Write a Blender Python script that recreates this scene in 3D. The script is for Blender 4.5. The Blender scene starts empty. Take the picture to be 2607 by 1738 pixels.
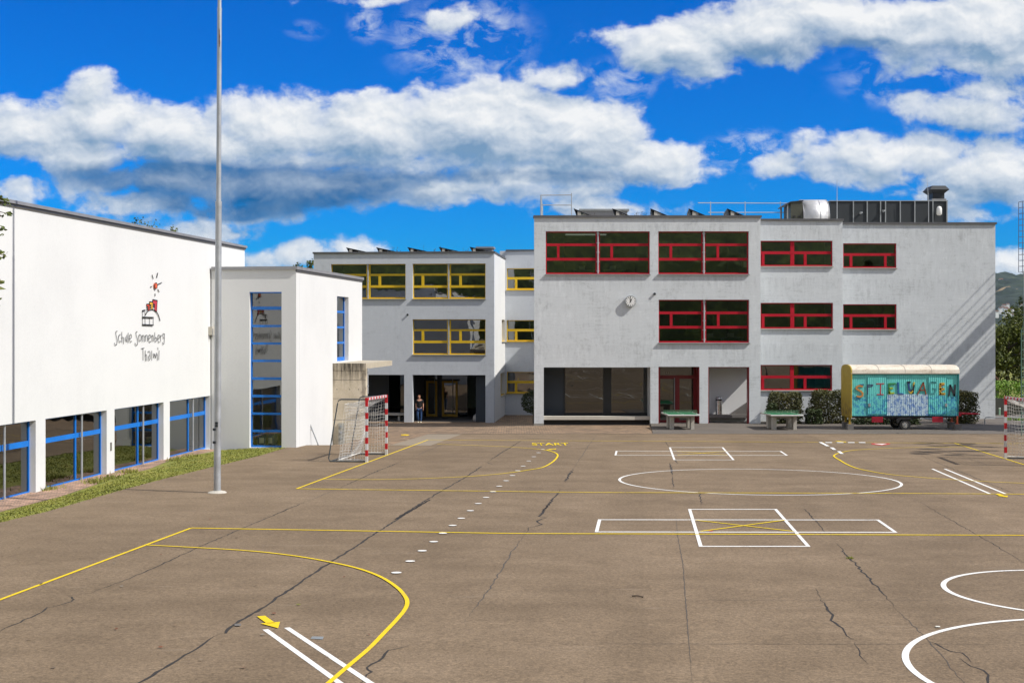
import bpy, bmesh, math, random
from mathutils import Vector, Matrix
random.seed(7)
R = math.radians
sc = bpy.context.scene
COL = sc.collection
# ------------------------------------------------------------------ survey of the place
# X right, Y away from the schoolyard terrace the camera stands on, Z up, metres.
FPX, CX, CY, EYE = 3350.0, 1303.5, 840.0, 3.47      # eye height above the asphalt below the camera
SLOPE = 0.0206                                       # the yard drains away from the camera
def zg(y): return -SLOPE * y
def G(px, py):                                       # sight line -> point on the sloping yard
    Y = FPX * EYE / (py - CY - SLOPE * FPX)
    return Vector(((px - CX) / FPX * Y, Y, zg(Y)))
def at(px, py, Y):                                   # sight line -> point at depth Y
    return Vector(((px - CX) / FPX * Y, Y, EYE + (CY - py) / FPX * Y))
class Fr:                                            # a facade plane: u along it, d inward, z up
    def __init__(s, ox, oy, dx, dy):
        n = math.hypot(dx, dy); s.o = Vector((ox, oy)); s.d = Vector((dx / n, dy / n)); s.n = Vector((-dy / n, dx / n))
    def P(s, u, d, z):
        p = s.o + s.d * u + s.n * d
        return Vector((p.x, p.y, z))
    def uz(s, px, py, d=0.0):
        r = Vector(((px - CX) / FPX, 1.0)); t = (s.o + s.n * d).dot(s.n) / r.dot(s.n)
        p = r * t
        return (p - s.o).dot(s.d), EYE + (CY - py) / FPX * t
FA = Fr(0, 67, 1, 0); FB = Fr(0, 69, 1, 0); FC = Fr(0, 71.3, 1, 0)
GK = .1237
FG = Fr(-18.01, 0, GK, 1)                            # sports hall wall
FNF = Fr(-8.30, 50.6, 1, -GK); FNS = Fr(-8.30, 50.6, GK, 1)
TH = .085
FD = Fr(-1.114, 82, 1, -TH); FDS = Fr(-1.114, 82, TH, 1)
FE = Fr(-1.114 + TH * 7.6, 89.6, 1, -TH)
# ------------------------------------------------------------------ materials
MATS = {}
class NT:
    def __init__(s, m): s.t = m.node_tree; s.n = s.t.nodes; s.l = s.t.links
    def node(s, typ, **kw):
        x = s.n.new(typ)
        for k, v in kw.items(): setattr(x, k, v)
        return x
    def link(s, a, b): s.l.new(a, b)
    def inp(s, node, key, val):
        i = node.inputs[key]
        if hasattr(val, 'is_linked') or isinstance(val, bpy.types.NodeSocket): s.l.new(val, i)
        else: i.default_value = val
    def math(s, op, a, b=None, c=None, clamp=False):
        x = s.node('ShaderNodeMath', operation=op); x.use_clamp = clamp
        for i, v in enumerate((a, b, c)):
            if v is not None: s.inp(x, i, v)
        return x.outputs[0]
    def vmath(s, op, a, b=None):
        x = s.node('ShaderNodeVectorMath', operation=op); s.inp(x, 0, a)
        if b is not None: s.inp(x, 1, b)
        return x.outputs['Value'] if op in ('LENGTH', 'DOT_PRODUCT') else x.outputs[0]
    def noise(s, vec, scale, detail=4, rough=.55, out=0, dist=0):
        x = s.node('ShaderNodeTexNoise'); s.inp(x, 'Vector', vec); x.inputs['Scale'].default_value = scale
        x.inputs['Detail'].default_value = detail; x.inputs['Roughness'].default_value = rough; x.inputs['Distortion'].default_value = dist
        return x.outputs[out]
    def ramp(s, f, stops, interp='LINEAR'):
        x = s.node('ShaderNodeValToRGB'); s.inp(x, 0, f); e = x.color_ramp.elements; x.color_ramp.interpolation = interp
        while len(e) < len(stops): e.new(.5)
        for el, (p, c) in zip(e, stops):
            el.position = p; el.color = (c[0], c[1], c[2], 1) if hasattr(c, '__len__') else (c, c, c, 1)
        return x.outputs[0]
    def mix(s, f, a, b, typ='MIX'):
        x = s.node('ShaderNodeMix', data_type='RGBA', blend_type=typ); s.inp(x, 0, f)
        for k, v in ((6, a), (7, b)):
            if isinstance(v, bpy.types.NodeSocket): s.l.new(v, x.inputs[k])
            else: x.inputs[k].default_value = (v[0], v[1], v[2], 1)
        return x.outputs[2]
    def mapr(s, v, a, b, c=0., d=1., smooth=False):
        x = s.node('ShaderNodeMapRange'); x.interpolation_type = 'SMOOTHSTEP' if smooth else 'LINEAR'
        s.inp(x, 0, v)
        for i, q in enumerate((a, b, c, d)): s.inp(x, i + 1, q)
        return x.outputs[0]
    def pos(s): return s.node('ShaderNodeNewGeometry').outputs['Position']
    def obj(s): return s.node('ShaderNodeTexCoord').outputs['Object']
    def scale(s, v, k): return s.vmath('MULTIPLY', v, k)
    def bump(s, h, strength=.3, dist=.02):
        x = s.node('ShaderNodeBump'); x.inputs['Strength'].default_value = strength; x.inputs['Distance'].default_value = dist
        s.inp(x, 'Height', h); return x.outputs[0]
def mat(name, col=(.5, .5, .5), rough=.6, metal=0., spec=.5, fn=None):
    if name in MATS: return MATS[name]
    m = bpy.data.materials.new(name); m.use_nodes = True
    t = NT(m); b = t.n['Principled BSDF']
    b.inputs['Base Color'].default_value = (*col, 1); b.inputs['Roughness'].default_value = rough
    b.inputs['Metallic'].default_value = metal; b.inputs['Specular IOR Level'].default_value = spec
    if fn:
        fn(t, b)
    else:      # slight wear in every plain paint
        p = t.pos(); n = t.noise(p, 3.1, 5); n2 = t.noise(p, 40, 3)
        f = t.math('ADD', t.math('MULTIPLY', n, .6), t.math('MULTIPLY', n2, .4))
        c = t.ramp(f, [(.3, [x * .82 for x in col]), (.7, [min(1, x * 1.1) for x in col])])
        t.link(c, b.inputs['Base Color'])
        t.link(t.mapr(n, .3, .7, max(0, rough - .08), min(1, rough + .1)), b.inputs['Roughness'])
    MATS[name] = m
    return m
def m_asphalt(t, b):
    p = t.pos()
    big = t.noise(p, .12, 6, .6); mid = t.noise(p, .9, 5, .6); st = t.noise(t.scale(p, (.25, 1.6, 1)), .8, 5)
    sx = t.node('ShaderNodeSeparateXYZ'); t.link(p, sx.inputs[0]); lane = t.math('FLOOR', t.math('MULTIPLY', t.math('SUBTRACT', sx.outputs[0], t.math('MULTIPLY', sx.outputs[1], .1)), .27))
    wnz = t.node('ShaderNodeTexWhiteNoise', noise_dimensions='1D'); t.link(lane, wnz.inputs['W'])
    fine = t.noise(p, 38, 2, .7); grit = t.noise(p, 16, 3, .75)
    f = t.math('ADD', t.math('MULTIPLY', big, .34), t.math('ADD', t.math('MULTIPLY', mid, .42), t.math('MULTIPLY', st, .2)))
    c = t.ramp(f, [(.39, ASPH[0]), (.5, ASPH[1]), (.61, ASPH[2])])
    g = t.math('ADD', t.math('MULTIPLY', fine, .5), t.math('MULTIPLY', grit, .5))
    c = t.mix(1., c, t.ramp(g, [(.36, (.62, .615, .61)), (.5, (1, 1, 1)), (.64, (1.42, 1.40, 1.36))]), 'MULTIPLY')
    lv = t.math('MULTIPLY_ADD', wnz.outputs[0], .10, .95); cl = t.node('ShaderNodeCombineXYZ'); [t.link(lv, cl.inputs[i]) for i in range(3)]; c = t.mix(1., c, cl.outputs[0], 'MULTIPLY')
    sc_ = t.noise(t.scale(p, (.35, 2.2, 1)), 1.3, 6, .7)
    c = t.mix(t.mapr(sc_, .62, .74, 0., .35), c, (.33, .265, .20))
    dk = t.noise(p, .5, 7, .7, dist=1.2)
    c = t.mix(t.mapr(dk, .62, .78, 0., .3), c, (.07, .06, .052))
    t.link(c, b.inputs['Base Color']); b.inputs['Roughness'].default_value = .88; b.inputs['Specular IOR Level'].default_value = .25
    t.link(t.bump(g, .5, .012), b.inputs['Normal'])
ASPH = ((.160, .115, .072), (.198, .144, .092), (.236, .174, .114))
def m_apron(t, b):
    p = t.pos(); f = t.math('ADD', t.math('MULTIPLY', t.noise(p, .5, 6, .65), .6), t.math('MULTIPLY', t.noise(p, 30, 3), .4))
    t.link(t.ramp(f, [(.35, (.10, .086, .072)), (.65, (.150, .128, .108))]), b.inputs['Base Color']); b.inputs['Roughness'].default_value = .9
    t.link(t.bump(t.noise(p, 60, 2), .4, .01), b.inputs['Normal'])
def facade_fn(c0, c1, c2, amt=1.):
    def fn(t, b):
        p = t.pos()
        x = t.node('ShaderNodeSeparateXYZ'); t.link(p, x.inputs[0])
        cmb = t.node('ShaderNodeCombineXYZ'); t.link(t.math('ADD', x.outputs[0], t.math('MULTIPLY', x.outputs[1], .55)), cmb.inputs[0]); t.link(x.outputs[2], cmb.inputs[1])
        q = cmb.outputs[0]
        big = t.noise(q, .45, 7, .65)
        hs = t.noise(t.scale(q, (.9, 9, 1)), 1., 6, .7)
        vs = t.noise(t.scale(q, (5.5, .8, 1)), 1., 6, .7)
        fine = t.noise(q, 9, 6, .7)
        h2 = t.noise(t.scale(q, (2.5, 14, 1)), 1.2, 3, .8)
        f = t.math('ADD', t.math('MULTIPLY', big, .26), t.math('ADD', t.math('MULTIPLY', hs, .24), t.math('ADD', t.math('MULTIPLY', vs, .18), t.math('ADD', t.math('MULTIPLY', fine, .17), t.math('MULTIPLY', h2, .15)))))
        c = t.ramp(f, [(.42, c0), (.485, c1), (.53, c1), (.59, c2)])
        # grey worn patches with a shape of their own
        pt = t.noise(q, 1.1, 8, .75, dist=.6); pt2 = t.noise(t.scale(q, (7, 2.2, 1)), 1.1, 5, .8)
        m = t.math('MULTIPLY', t.mapr(pt, .53, .64), t.mapr(pt2, .42, .62))
        c = t.mix(t.math('MULTIPLY', m, .5 * amt), c, [v * .62 for v in c0])
        w = t.math('MULTIPLY', t.mapr(t.noise(q, .8, 6, .7), .5, .68), t.mapr(vs, .45, .6))
        c = t.mix(t.math('MULTIPLY', w, .5 * amt), c, [min(.85, v * 1.12) for v in c2])
        if amt == 1.:      # run-off streaks below the coping and the sills
            zz = x.outputs[2]; st = t.noise(t.scale(q, (4.2, .5, 1)), 1., 5, .8)
            for za, zb_, zc in ((7.7, 8.45, 8.95), (5.2, 6.0, 6.24), (1.7, 2.5, 2.76)):
                band = t.math('MULTIPLY', t.mapr(zz, za, zb_), t.mapr(zz, zc, zc - .08)); c = t.mix(t.math('MULTIPLY', t.math('MULTIPLY', band, t.mapr(st, .47, .62)), .3), c, (.33, .345, .36))
        t.link(c, b.inputs['Base Color']); b.inputs['Roughness'].default_value = .85; b.inputs['Specular IOR Level'].default_value = .3
        hh = t.math('ADD', t.math('MULTIPLY', hs, .5), t.math('MULTIPLY', fine, .5))
        t.link(t.bump(hh, .25 * amt, .02), b.inputs['Normal'])
    return fn
def m_white(t, b):
    p = t.pos(); n = t.noise(p, .35, 6, .6); v = t.noise(t.scale(p, (3, 3, .25)), 1., 5, .7); f = t.noise(p, 14, 4)
    g = t.math('ADD', t.math('MULTIPLY', n, .6), t.math('ADD', t.math('MULTIPLY', v, .12), t.math('MULTIPLY', f, .28)))
    t.link(t.ramp(g, [(.34, (.615, .62, .618)), (.5, (.665, .67, .665)), (.66, (.685, .69, .685))]), b.inputs['Base Color'])
    b.inputs['Roughness'].default_value = .8; b.inputs['Specular IOR Level'].default_value = .3
    t.link(t.bump(t.noise(p, 25, 5), .12, .01), b.inputs['Normal'])
def m_brick(t, b, c1=(.31, .205, .125), c2=(.19, .13, .083), mo=(.08, .066, .046)):
    p = t.pos(); br = t.node('ShaderNodeTexBrick'); t.inp(br, 'Vector', t.vmath('ADD', p, t.scale(t.noise(p, 2, 2, out=1), (.05, .05, 0))))
    br.inputs['Scale'].default_value = 1.; br.inputs['Brick Width'].default_value = .24; br.inputs['Row Height'].default_value = .13; br.inputs['Mortar Size'].default_value = .014
    br.inputs['Color1'].default_value = (*c1, 1); br.inputs['Color2'].default_value = (*c2, 1); br.inputs['Mortar'].default_value = (*mo, 1)
    n = t.noise(p, 1.1, 6, .7); n2 = t.noise(p, 3.2, 5, .8)
    c = t.mix(1., br.outputs[0], t.ramp(t.math('ADD', t.math('MULTIPLY', n, .4), t.math('MULTIPLY', n2, .6)), [(.36, (.45, .44, .38)), (.5, (1, 1, 1)), (.62, (1.6, 1.5, 1.4))]), 'MULTIPLY')
    t.link(c, b.inputs['Base Color']); b.inputs['Roughness'].default_value = .9
    t.link(t.bump(br.outputs['Fac'], -.5, .01), b.inputs['Normal'])
def m_grass(t, b):
    p = t.pos(); n = t.noise(p, .8, 6, .65); n2 = t.noise(p, 9, 5, .7)
    f = t.math('ADD', t.math('MULTIPLY', n, .5), t.math('MULTIPLY', n2, .5))
    t.link(t.ramp(f, [(.36, (.11, .13, .018)), (.48, (.19, .205, .03)), (.58, (.26, .25, .05)), (.66, (.33, .27, .11))]), b.inputs['Base Color'])
    b.inputs['Roughness'].default_value = .9; t.link(t.bump(n2, .8, .05), b.inputs['Normal'])
def leaf_fn(c0, c1, c2):
    def fn(t, b):
        p = t.pos(); n = t.noise(p, 1.4, 3); n2 = t.noise(p, 9, 3)
        f = t.math('ADD', t.math('MULTIPLY', n, .5), t.math('MULTIPLY', n2, .5))
        t.link(t.ramp(f, [(.32, c0), (.5, c1), (.68, c2)]), b.inputs['Base Color'])
        b.inputs['Roughness'].default_value = .55; b.inputs['Specular IOR Level'].default_value = .35
    return fn
def m_stained(t, b):                                 # raw concrete with black run-off stains below its top edge
    p = t.pos(); x = t.node('ShaderNodeSeparateXYZ'); t.link(p, x.inputs[0])
    n = t.noise(p, 1.5, 6, .65); f = t.noise(p, 18, 5)
    c = t.ramp(t.math('ADD', t.math('MULTIPLY', n, .6), t.math('MULTIPLY', f, .4)), [(.33, (.40, .34, .245)), (.55, (.54, .47, .36)), (.7, (.62, .55, .44))])
    run = t.noise(t.scale(p, (7, 7, .35)), 1., 5, .75); ln = t.math('MULTIPLY', t.noise(t.scale(p, (5, 5, .2)), 1.3, 3), 1.9)
    hgt = t.math('SUBTRACT', t.mapr(x.outputs[2], .2, 2.05), t.math('MULTIPLY', ln, .55))
    m = t.math('MULTIPLY', t.mapr(hgt, .0, .42), t.mapr(run, .30, .54))
    c = t.mix(t.math('MULTIPLY', m, .92), c, (.035, .03, .022))
    t.link(c, b.inputs['Base Color']); b.inputs['Roughness'].default_value = .9; t.link(t.bump(f, .3, .02), b.inputs['Normal'])
def glass(name, tint=(.36, .40, .37), base=.13, wob=.008):
    if name in MATS: return MATS[name]
    m = bpy.data.materials.new(name); m.use_nodes = True; t = NT(m); t.n.remove(t.n['Principled BSDF'])
    out = t.n['Material Output']; tr = t.node('ShaderNodeBsdfTransparent'); tr.inputs[0].default_value = (*tint, 1)
    gl = t.node('ShaderNodeBsdfGlossy'); gl.inputs['Roughness'].default_value = .0; gl.inputs['Color'].default_value = (.95, .97, .96, 1)
    n = t.noise(t.pos(), .9, 2, .4); t.link(t.bump(n, 1., wob), gl.inputs['Normal'])
    lw = t.node('ShaderNodeLayerWeight'); lw.inputs[0].default_value = .35
    f = t.math('ADD', base, t.math('MULTIPLY', lw.outputs['Fresnel'], .9), clamp=True)
    mx = t.node('ShaderNodeMixShader'); t.link(f, mx.inputs[0]); t.link(tr.outputs[0], mx.inputs[1]); t.link(gl.outputs[0], mx.inputs[2]); t.link(mx.outputs[0], out.inputs[0])
    MATS[name] = m; return m
def line_fn(col, extra=0.):
    def fn(t, b):
        p = t.pos(); n = t.noise(p, 26, 5, .75); n2 = t.noise(p, 2.2, 4, .6); w = t.mapr(t.math('ADD', t.math('MULTIPLY', n, .6), t.math('MULTIPLY', n2, .4)), .545 - extra * .5, .64 - extra * .5, 0, .8)
        t.link(t.mix(w, t.mix(t.mapr(n2, .3, .7), [v * .9 for v in col], col), (.21, .155, .105)), b.inputs['Base Color']); b.inputs['Roughness'].default_value = .85; b.inputs['Specular IOR Level'].default_value = .25
    return fn
M = dict(
    asphalt=mat('asphalt', fn=m_asphalt), apron=mat('apron_asphalt', fn=m_apron),
    red_facade=mat('grey_render', fn=facade_fn((.475, .50, .515), (.595, .625, .645), (.68, .71, .73))),
    yel_facade=mat('smooth_grey_render', fn=facade_fn((.49, .515, .555), (.55, .58, .62), (.60, .63, .67), .6)),
    white=mat('white_render', fn=m_white), brick=mat('brick_paving', fn=m_brick), kerb_brick=mat('kerb_brick', fn=lambda t, b: m_brick(t, b, (.47, .29, .21), (.30, .195, .14), (.12, .105, .075))), grass=mat('grass', fn=m_grass), stained=mat('stained_concrete', fn=m_stained),
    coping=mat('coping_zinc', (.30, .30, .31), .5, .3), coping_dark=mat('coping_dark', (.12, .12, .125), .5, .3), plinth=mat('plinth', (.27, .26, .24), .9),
    red=mat('red_paint', (.43, .005, .02), .5, 0, .3), yellow=mat('yellow_paint', (.72, .47, .012), .45), blue=mat('blue_paint', (.004, .17, .62), .4),
    dark_red=mat('dark_red_paint', (.20, .008, .012), .4), brown=mat('brown_frame', (.66, .38, .02), .5), dark_frame=mat('dark_frame', (.02, .022, .025), .45),
    steel=mat('galvanised', (.45, .47, .49), .45, .5), grey_metal=mat('grey_metal', (.30, .32, .33), .5, .3), bright_steel=mat('polished_steel', (.62, .62, .62), .22, 1.),
    dark_metal=mat('anthracite', (.022, .027, .032), .55), black=mat('black', (.012, .012, .013), .5), panel=mat('solar_cell', (.012, .014, .022), .25),
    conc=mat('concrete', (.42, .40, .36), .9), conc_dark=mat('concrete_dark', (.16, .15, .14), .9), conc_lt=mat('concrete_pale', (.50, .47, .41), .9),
    line_w=mat('road_white', fn=line_fn((.80, .79, .76))), line_y=mat('road_yellow', fn=line_fn((.78, .56, .012))), line_ys=mat('road_yellow_worn', fn=line_fn((.70, .50, .03), .08)), line_r=mat('road_red', (.5, .03, .03), .8), crack=mat('tar_crack', (.026, .022, .019), .9),
    seam=mat('pavement_seam', (.075, .064, .054), .9), interior=mat('interior_wall', (.22, .215, .20), .9), int_floor=mat('interior_floor', (.09, .085, .08), .7), lamp_w=mat('lit_tube', fn=lambda t, b: (b.inputs['Emission Color'].__setattr__('default_value', (.95, 1., .9, 1)), b.inputs['Emission Strength'].__setattr__('default_value', .3))), daylight=mat('daylight_glow', fn=lambda t, b: (b.inputs['Emission Color'].__setattr__('default_value', (.80, .92, .88, 1)), b.inputs['Emission Strength'].__setattr__('default_value', 1.1))),
    panel_blue=mat('slate_panel', (.035, .045, .058), .6), green_top=mat('table_green', (.022, .14, .06), .95, 0, .05), white_p=mat('white_paint', (.8, .8, .78), .5),
    net=mat('net_cord', (.66, .65, .62), .9), goal_red=mat('goal_red', (.52, .008, .016), .4), goal_grey=mat('goal_white', (.62, .62, .62), .5), goal_frame=mat('goal_frame', (.06, .075, .085), .5),
    turq=mat('turquoise_paint', (.07, .42, .42), .55), turq_dk=mat('turquoise_dark', (.03, .26, .27), .55), cream=mat('cream_roof', (.70, .64, .55), .7), ochre=mat('ochre_paint', (.38, .25, .02), .6), rubber=mat('rubber', (.018, .018, .018), .85), rim=mat('rim_metal', (.42, .40, .36), .5, .3), rednet=mat('red_plastic', (.45, .01, .035), .5), orange_leg=mat('orange_paint', (.55, .10, .04), .5),
    hedge=mat('hedge_leaf', fn=leaf_fn((.028, .034, .010), (.078, .082, .022), (.14, .112, .036))), oak=mat('oak_leaf', fn=leaf_fn((.04, .06, .012), (.09, .12, .02), (.17, .15, .03))), maple=mat('maple_leaf', fn=leaf_fn((.03, .045, .006), (.075, .095, .010), (.15, .16, .018))), lime=mat('lime_leaf', fn=leaf_fn((.08, .15, .015), (.14, .26, .025), (.24, .36, .05))), dkleaf=mat('dark_leaf', fn=leaf_fn((.014, .024, .008), (.035, .055, .014), (.07, .09, .02))),
    bark=mat('bark', (.10, .075, .055), .95), stone=mat('pale_stone', (.45, .43, .40), .9), drum=mat('blue_drum', (.004, .07, .26), .4), paper=mat('paper', (.75, .74, .66), .7), skin=mat('skin', (.52, .27, .18), .55), hair=mat('brown_hair', (.16, .06, .02), .6), shirt=mat('black_shirt', (.012, .012, .014), .8), jeans=mat('blue_jeans', (.02, .06, .16), .85), shoe=mat('cream_shoe', (.75, .68, .52), .7), rooftile=mat('roof_tile', (.14, .075, .05), .9), rust=mat('rust', (.16, .06, .03), .9),
    wood=mat('grey_wood', (.20, .17, .13), .9), field=mat('brown_field', (.30, .22, .12), .9),
)
G_RED = glass('green_glass'); G_YEL = glass('yellow_wing_glass', (.34, .36, .36), .17); G_BLUE = glass('hall_glass', (.22, .27, .25), .17, .005); G_ANNEX = glass('annex_glass', (.82, .84, .82), .12, .004); G_DARK = glass('entrance_glass', (.2, .2, .2), .09, .006)
# ------------------------------------------------------------------ mesh builder
WL = {}
def setp(o, label=None, cat=None, group=None, kind=None):
    for k, v in (('label', label), ('category', cat), ('group', group), ('kind', kind)):
        if v: o[k] = v
    return o
def thing(name, label, cat, loc=(0, 0, 0), group=None):
    o = bpy.data.objects.new(name, None); o.empty_display_size = .2; COL.objects.link(o); o.location = loc
    WL[o.name] = Vector(loc); return setp(o, label, cat, group)
class MB:
    def __init__(s): s.v = []; s.f = []; s.mi = []; s.m = []
    def _mi(s, m):
        if m is None: return 0
        if m not in s.m: s.m.append(m)
        return s.m.index(m)
    def poly(s, pts, m=None):
        b = len(s.v); s.v += [Vector(p) for p in pts]; s.f.append(tuple(range(b, b + len(pts)))); s.mi.append(s._mi(m))
    def hexa(s, c, m=None):                          # 8 corners: bottom 4 ccw, top 4 ccw
        b = len(s.v); s.v += [Vector(p) for p in c]; k = s._mi(m)
        for f in ((3, 2, 1, 0), (4, 5, 6, 7), (0, 1, 5, 4), (1, 2, 6, 5), (2, 3, 7, 6), (3, 0, 4, 7)):
            s.f.append(tuple(b + i for i in f)); s.mi.append(k)
    def box(s, x0, x1, y0, y1, z0, z1, m=None):
        s.hexa([(x0, y0, z0), (x1, y0, z0), (x1, y1, z0), (x0, y1, z0), (x0, y0, z1), (x1, y0, z1), (x1, y1, z1), (x0, y1, z1)], m)
    def fbox(s, fr, u0, u1, d0, d1, z0, z1, m=None):
        c = [fr.P(u0, d0, z0), fr.P(u1, d0, z0), fr.P(u1, d1, z0), fr.P(u0, d1, z0)]
        s.hexa(c + [p + Vector((0, 0, z1 - z0)) for p in c], m)
    def tube(s, pts, r, n=6, m=None, caps=True):
        pts = [Vector(p) for p in pts]; rs = r if hasattr(r, '__len__') else [r] * len(pts); b = len(s.v); k = s._mi(m); N = len(pts)
        for i, p in enumerate(pts):
            t = (pts[min(i + 1, N - 1)] - pts[max(i - 1, 0)]).normalized()
            a = Vector((0, 0, 1)) if abs(t.z) < .9 else Vector((1, 0, 0))
            e1 = t.cross(a).normalized(); e2 = t.cross(e1).normalized()
            for j in range(n):
                th = 2 * math.pi * j / n; s.v.append(p + (e1 * math.cos(th) + e2 * math.sin(th)) * rs[i])
        for i in range(N - 1):
            for j in range(n):
                a0 = b + i * n + j; a1 = b + i * n + (j + 1) % n
                s.f.append((a0, a1, a1 + n, a0 + n)); s.mi.append(k)
        if caps:
            s.f.append(tuple(b + j for j in range(n))); s.mi.append(k); s.f.append(tuple(b + (N - 1) * n + j for j in reversed(range(n)))); s.mi.append(k)
    def disc(s, c, nrm, r, th, n=24, m=None):
        nrm = Vector(nrm).normalized(); c = Vector(c); s.tube([c, c + nrm * th], r, n, m)
    def lathe(s, c, prof, n=16, m=None):             # profile (r, z) round the vertical axis
        c = Vector(c); b = len(s.v); k = s._mi(m)
        for r, z in prof:
            for j in range(n):
                th = 2 * math.pi * j / n; s.v.append(c + Vector((r * math.cos(th), r * math.sin(th), z)))
        for i in range(len(prof) - 1):
            for j in range(n):
                a0 = b + i * n + j; a1 = b + i * n + (j + 1) % n
                s.f.append((a0, a1, a1 + n, a0 + n)); s.mi.append(k)
        s.f.append(tuple(b + (len(prof) - 1) * n + j for j in range(n))); s.mi.append(k)
    def prism(s, pts, off, m=None):                  # polygon extruded by off
        pts = [Vector(p) for p in pts]; off = Vector(off); n = len(pts); b = len(s.v); k = s._mi(m)
        s.v += pts + [p + off for p in pts]
        s.f.append(tuple(b + i for i in range(n))); s.mi.append(k); s.f.append(tuple(b + n + i for i in reversed(range(n)))); s.mi.append(k)
        for i in range(n):
            j = (i + 1) % n; s.f.append((b + i, b + n + i, b + n + j, b + j)); s.mi.append(k)
    def build(s, name, mtl=None, parent=None, smooth=False, loc=None, label=None, flip=True):
        o0 = WL[parent.name] if parent else (Vector(loc) if loc is not None else Vector((0, 0, 0)))
        me = bpy.data.meshes.new(name); me.from_pydata([tuple(v - o0) for v in s.v], [], s.f)
        ms = s.m or ([mtl] if mtl else [])
        for q in ms: me.materials.append(q)
        if s.m: me.polygons.foreach_set('material_index', s.mi)
        if flip:
            bm = bmesh.new(); bm.from_mesh(me); bmesh.ops.recalc_face_normals(bm, faces=bm.faces); bm.to_mesh(me); bm.free()
        if smooth: me.polygons.foreach_set('use_smooth', [len(p.vertices) <= 4 for p in me.polygons])
        if smooth:
            ek = {k for p in me.polygons if len(p.vertices) > 4 for k in p.edge_keys}
            for e in me.edges:
                if tuple(sorted(e.vertices)) in ek: e.use_edge_sharp = True
        o = bpy.data.objects.new(name, me); COL.objects.link(o)
        if parent: o.parent = parent
        else: o.location = o0
        WL[o.name] = Vector(o0)
        if label: o['label'] = label
        return o
KIDS = {}
def copy_tree(o, loc=None, parent=None):
    c = o.copy(); COL.objects.link(c)
    if parent: c.parent = parent
    if loc is not None: c.location = loc
    WL[c.name] = Vector(loc) if loc is not None else WL[o.name]
    for ch in [q for q in sc.objects if q.parent == o]: copy_tree(ch, None, c)
    return c
def wall_holes(fr, u0, u1, z0, z1, holes, th):
    """facade slab with real openings and reveals"""
    us = sorted({u0, u1} | {h[0] for h in holes} | {h[1] for h in holes}); zs = sorted({z0, z1} | {h[2] for h in holes} | {h[3] for h in holes})
    us = [u for u in us if u0 <= u <= u1]; zs = [z for z in zs if z0 <= z <= z1]
    mb = MB(); nu, nz = len(us) - 1, len(zs) - 1
    solid = [[not any(h[0] < (us[i] + us[i + 1]) / 2 < h[1] and h[2] < (zs[j] + zs[j + 1]) / 2 < h[3] for h in holes) for j in range(nz)] for i in range(nu)]
    S = lambda i, j: 0 <= i < nu and 0 <= j < nz and solid[i][j]
    for i in range(nu):
        for j in range(nz):
            if not solid[i][j]: continue
            a, b, c, d = us[i], us[i + 1], zs[j], zs[j + 1]
            mb.poly([fr.P(a, 0, c), fr.P(b, 0, c), fr.P(b, 0, d), fr.P(a, 0, d)])
            mb.poly([fr.P(a, th, c), fr.P(a, th, d), fr.P(b, th, d), fr.P(b, th, c)])
            if not S(i - 1, j): mb.poly([fr.P(a, 0, c), fr.P(a, 0, d), fr.P(a, th, d), fr.P(a, th, c)])
            if not S(i + 1, j): mb.poly([fr.P(b, 0, c), fr.P(b, th, c), fr.P(b, th, d), fr.P(b, 0, d)])
            if not S(i, j - 1): mb.poly([fr.P(a, 0, c), fr.P(a, th, c), fr.P(b, th, c), fr.P(b, 0, c)])
            if not S(i, j + 1): mb.poly([fr.P(a, 0, d), fr.P(b, 0, d), fr.P(b, th, d), fr.P(a, th, d)])
    return mb
def window(fr, rect, d, hb, vb, mtl, gmat, parent, name='window', posts=(), sill=.07, sill_m=None, edge=.05, bw=.085, label=None, dn=.04, df=.06):
    """rect u0,u1,z0,z1; hb = [(z0,z1,u0,u1)], vb = [(u0,u1,z0,z1)] bars; panes and sill are sub-parts"""
    u0, u1, z0, z1 = rect; f = MB(); e = edge
    f.fbox(fr, u0, u0 + e, d - dn, d + df, z0, z1, mtl); f.fbox(fr, u1 - e, u1, d - dn, d + df, z0, z1, mtl)
    f.fbox(fr, u0 + e, u1 - e, d - dn, d + df, z1 - e, z1, mtl); f.fbox(fr, u0 + e, u1 - e, d - dn - .005, d + df, z0, z0 + e * 1.5, mtl)
    for a, b, c, g in hb: f.fbox(fr, c, g, d - dn + .005, d + df - .005, a, b, mtl)
    for a, b, c, g in vb: f.fbox(fr, a, b, d - dn + .002, d + df - .002, c, g, mtl)
    o = f.build(name, None, parent, label=label)
    pd_ = d + (df - dn) / 2 + .01; p = MB(); p.poly([fr.P(u0, pd_, z0), fr.P(u1, pd_, z0), fr.P(u1, pd_, z1), fr.P(u0, pd_, z1)]); p.build('pane', gmat, o, flip=False)
    if sill:
        s = MB(); s.fbox(fr, u0 - .03, u1 + .03, -sill, d - .02, z0 - .05, z0 - .004, sill_m or M['grey_metal'])
        s.fbox(fr, u0, u1, .01, d - .04, z0 - .002, z0 + .03, mtl); s.build('sill', None, o)
    for u in posts:
        s = MB(); s.tube([fr.P(u, d - .1, z0), fr.P(u, d - .1, z1)], .045, 8)
        for k in range(5): s.fbox(fr, u - .07, u + .07, d - .12, d - .02, z0 + (z1 - z0) * (.06 + k * .22), z0 + (z1 - z0) * (.06 + k * .22) + .06)
        s.build('blind_rail', M['steel'], o)
    return o
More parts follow.
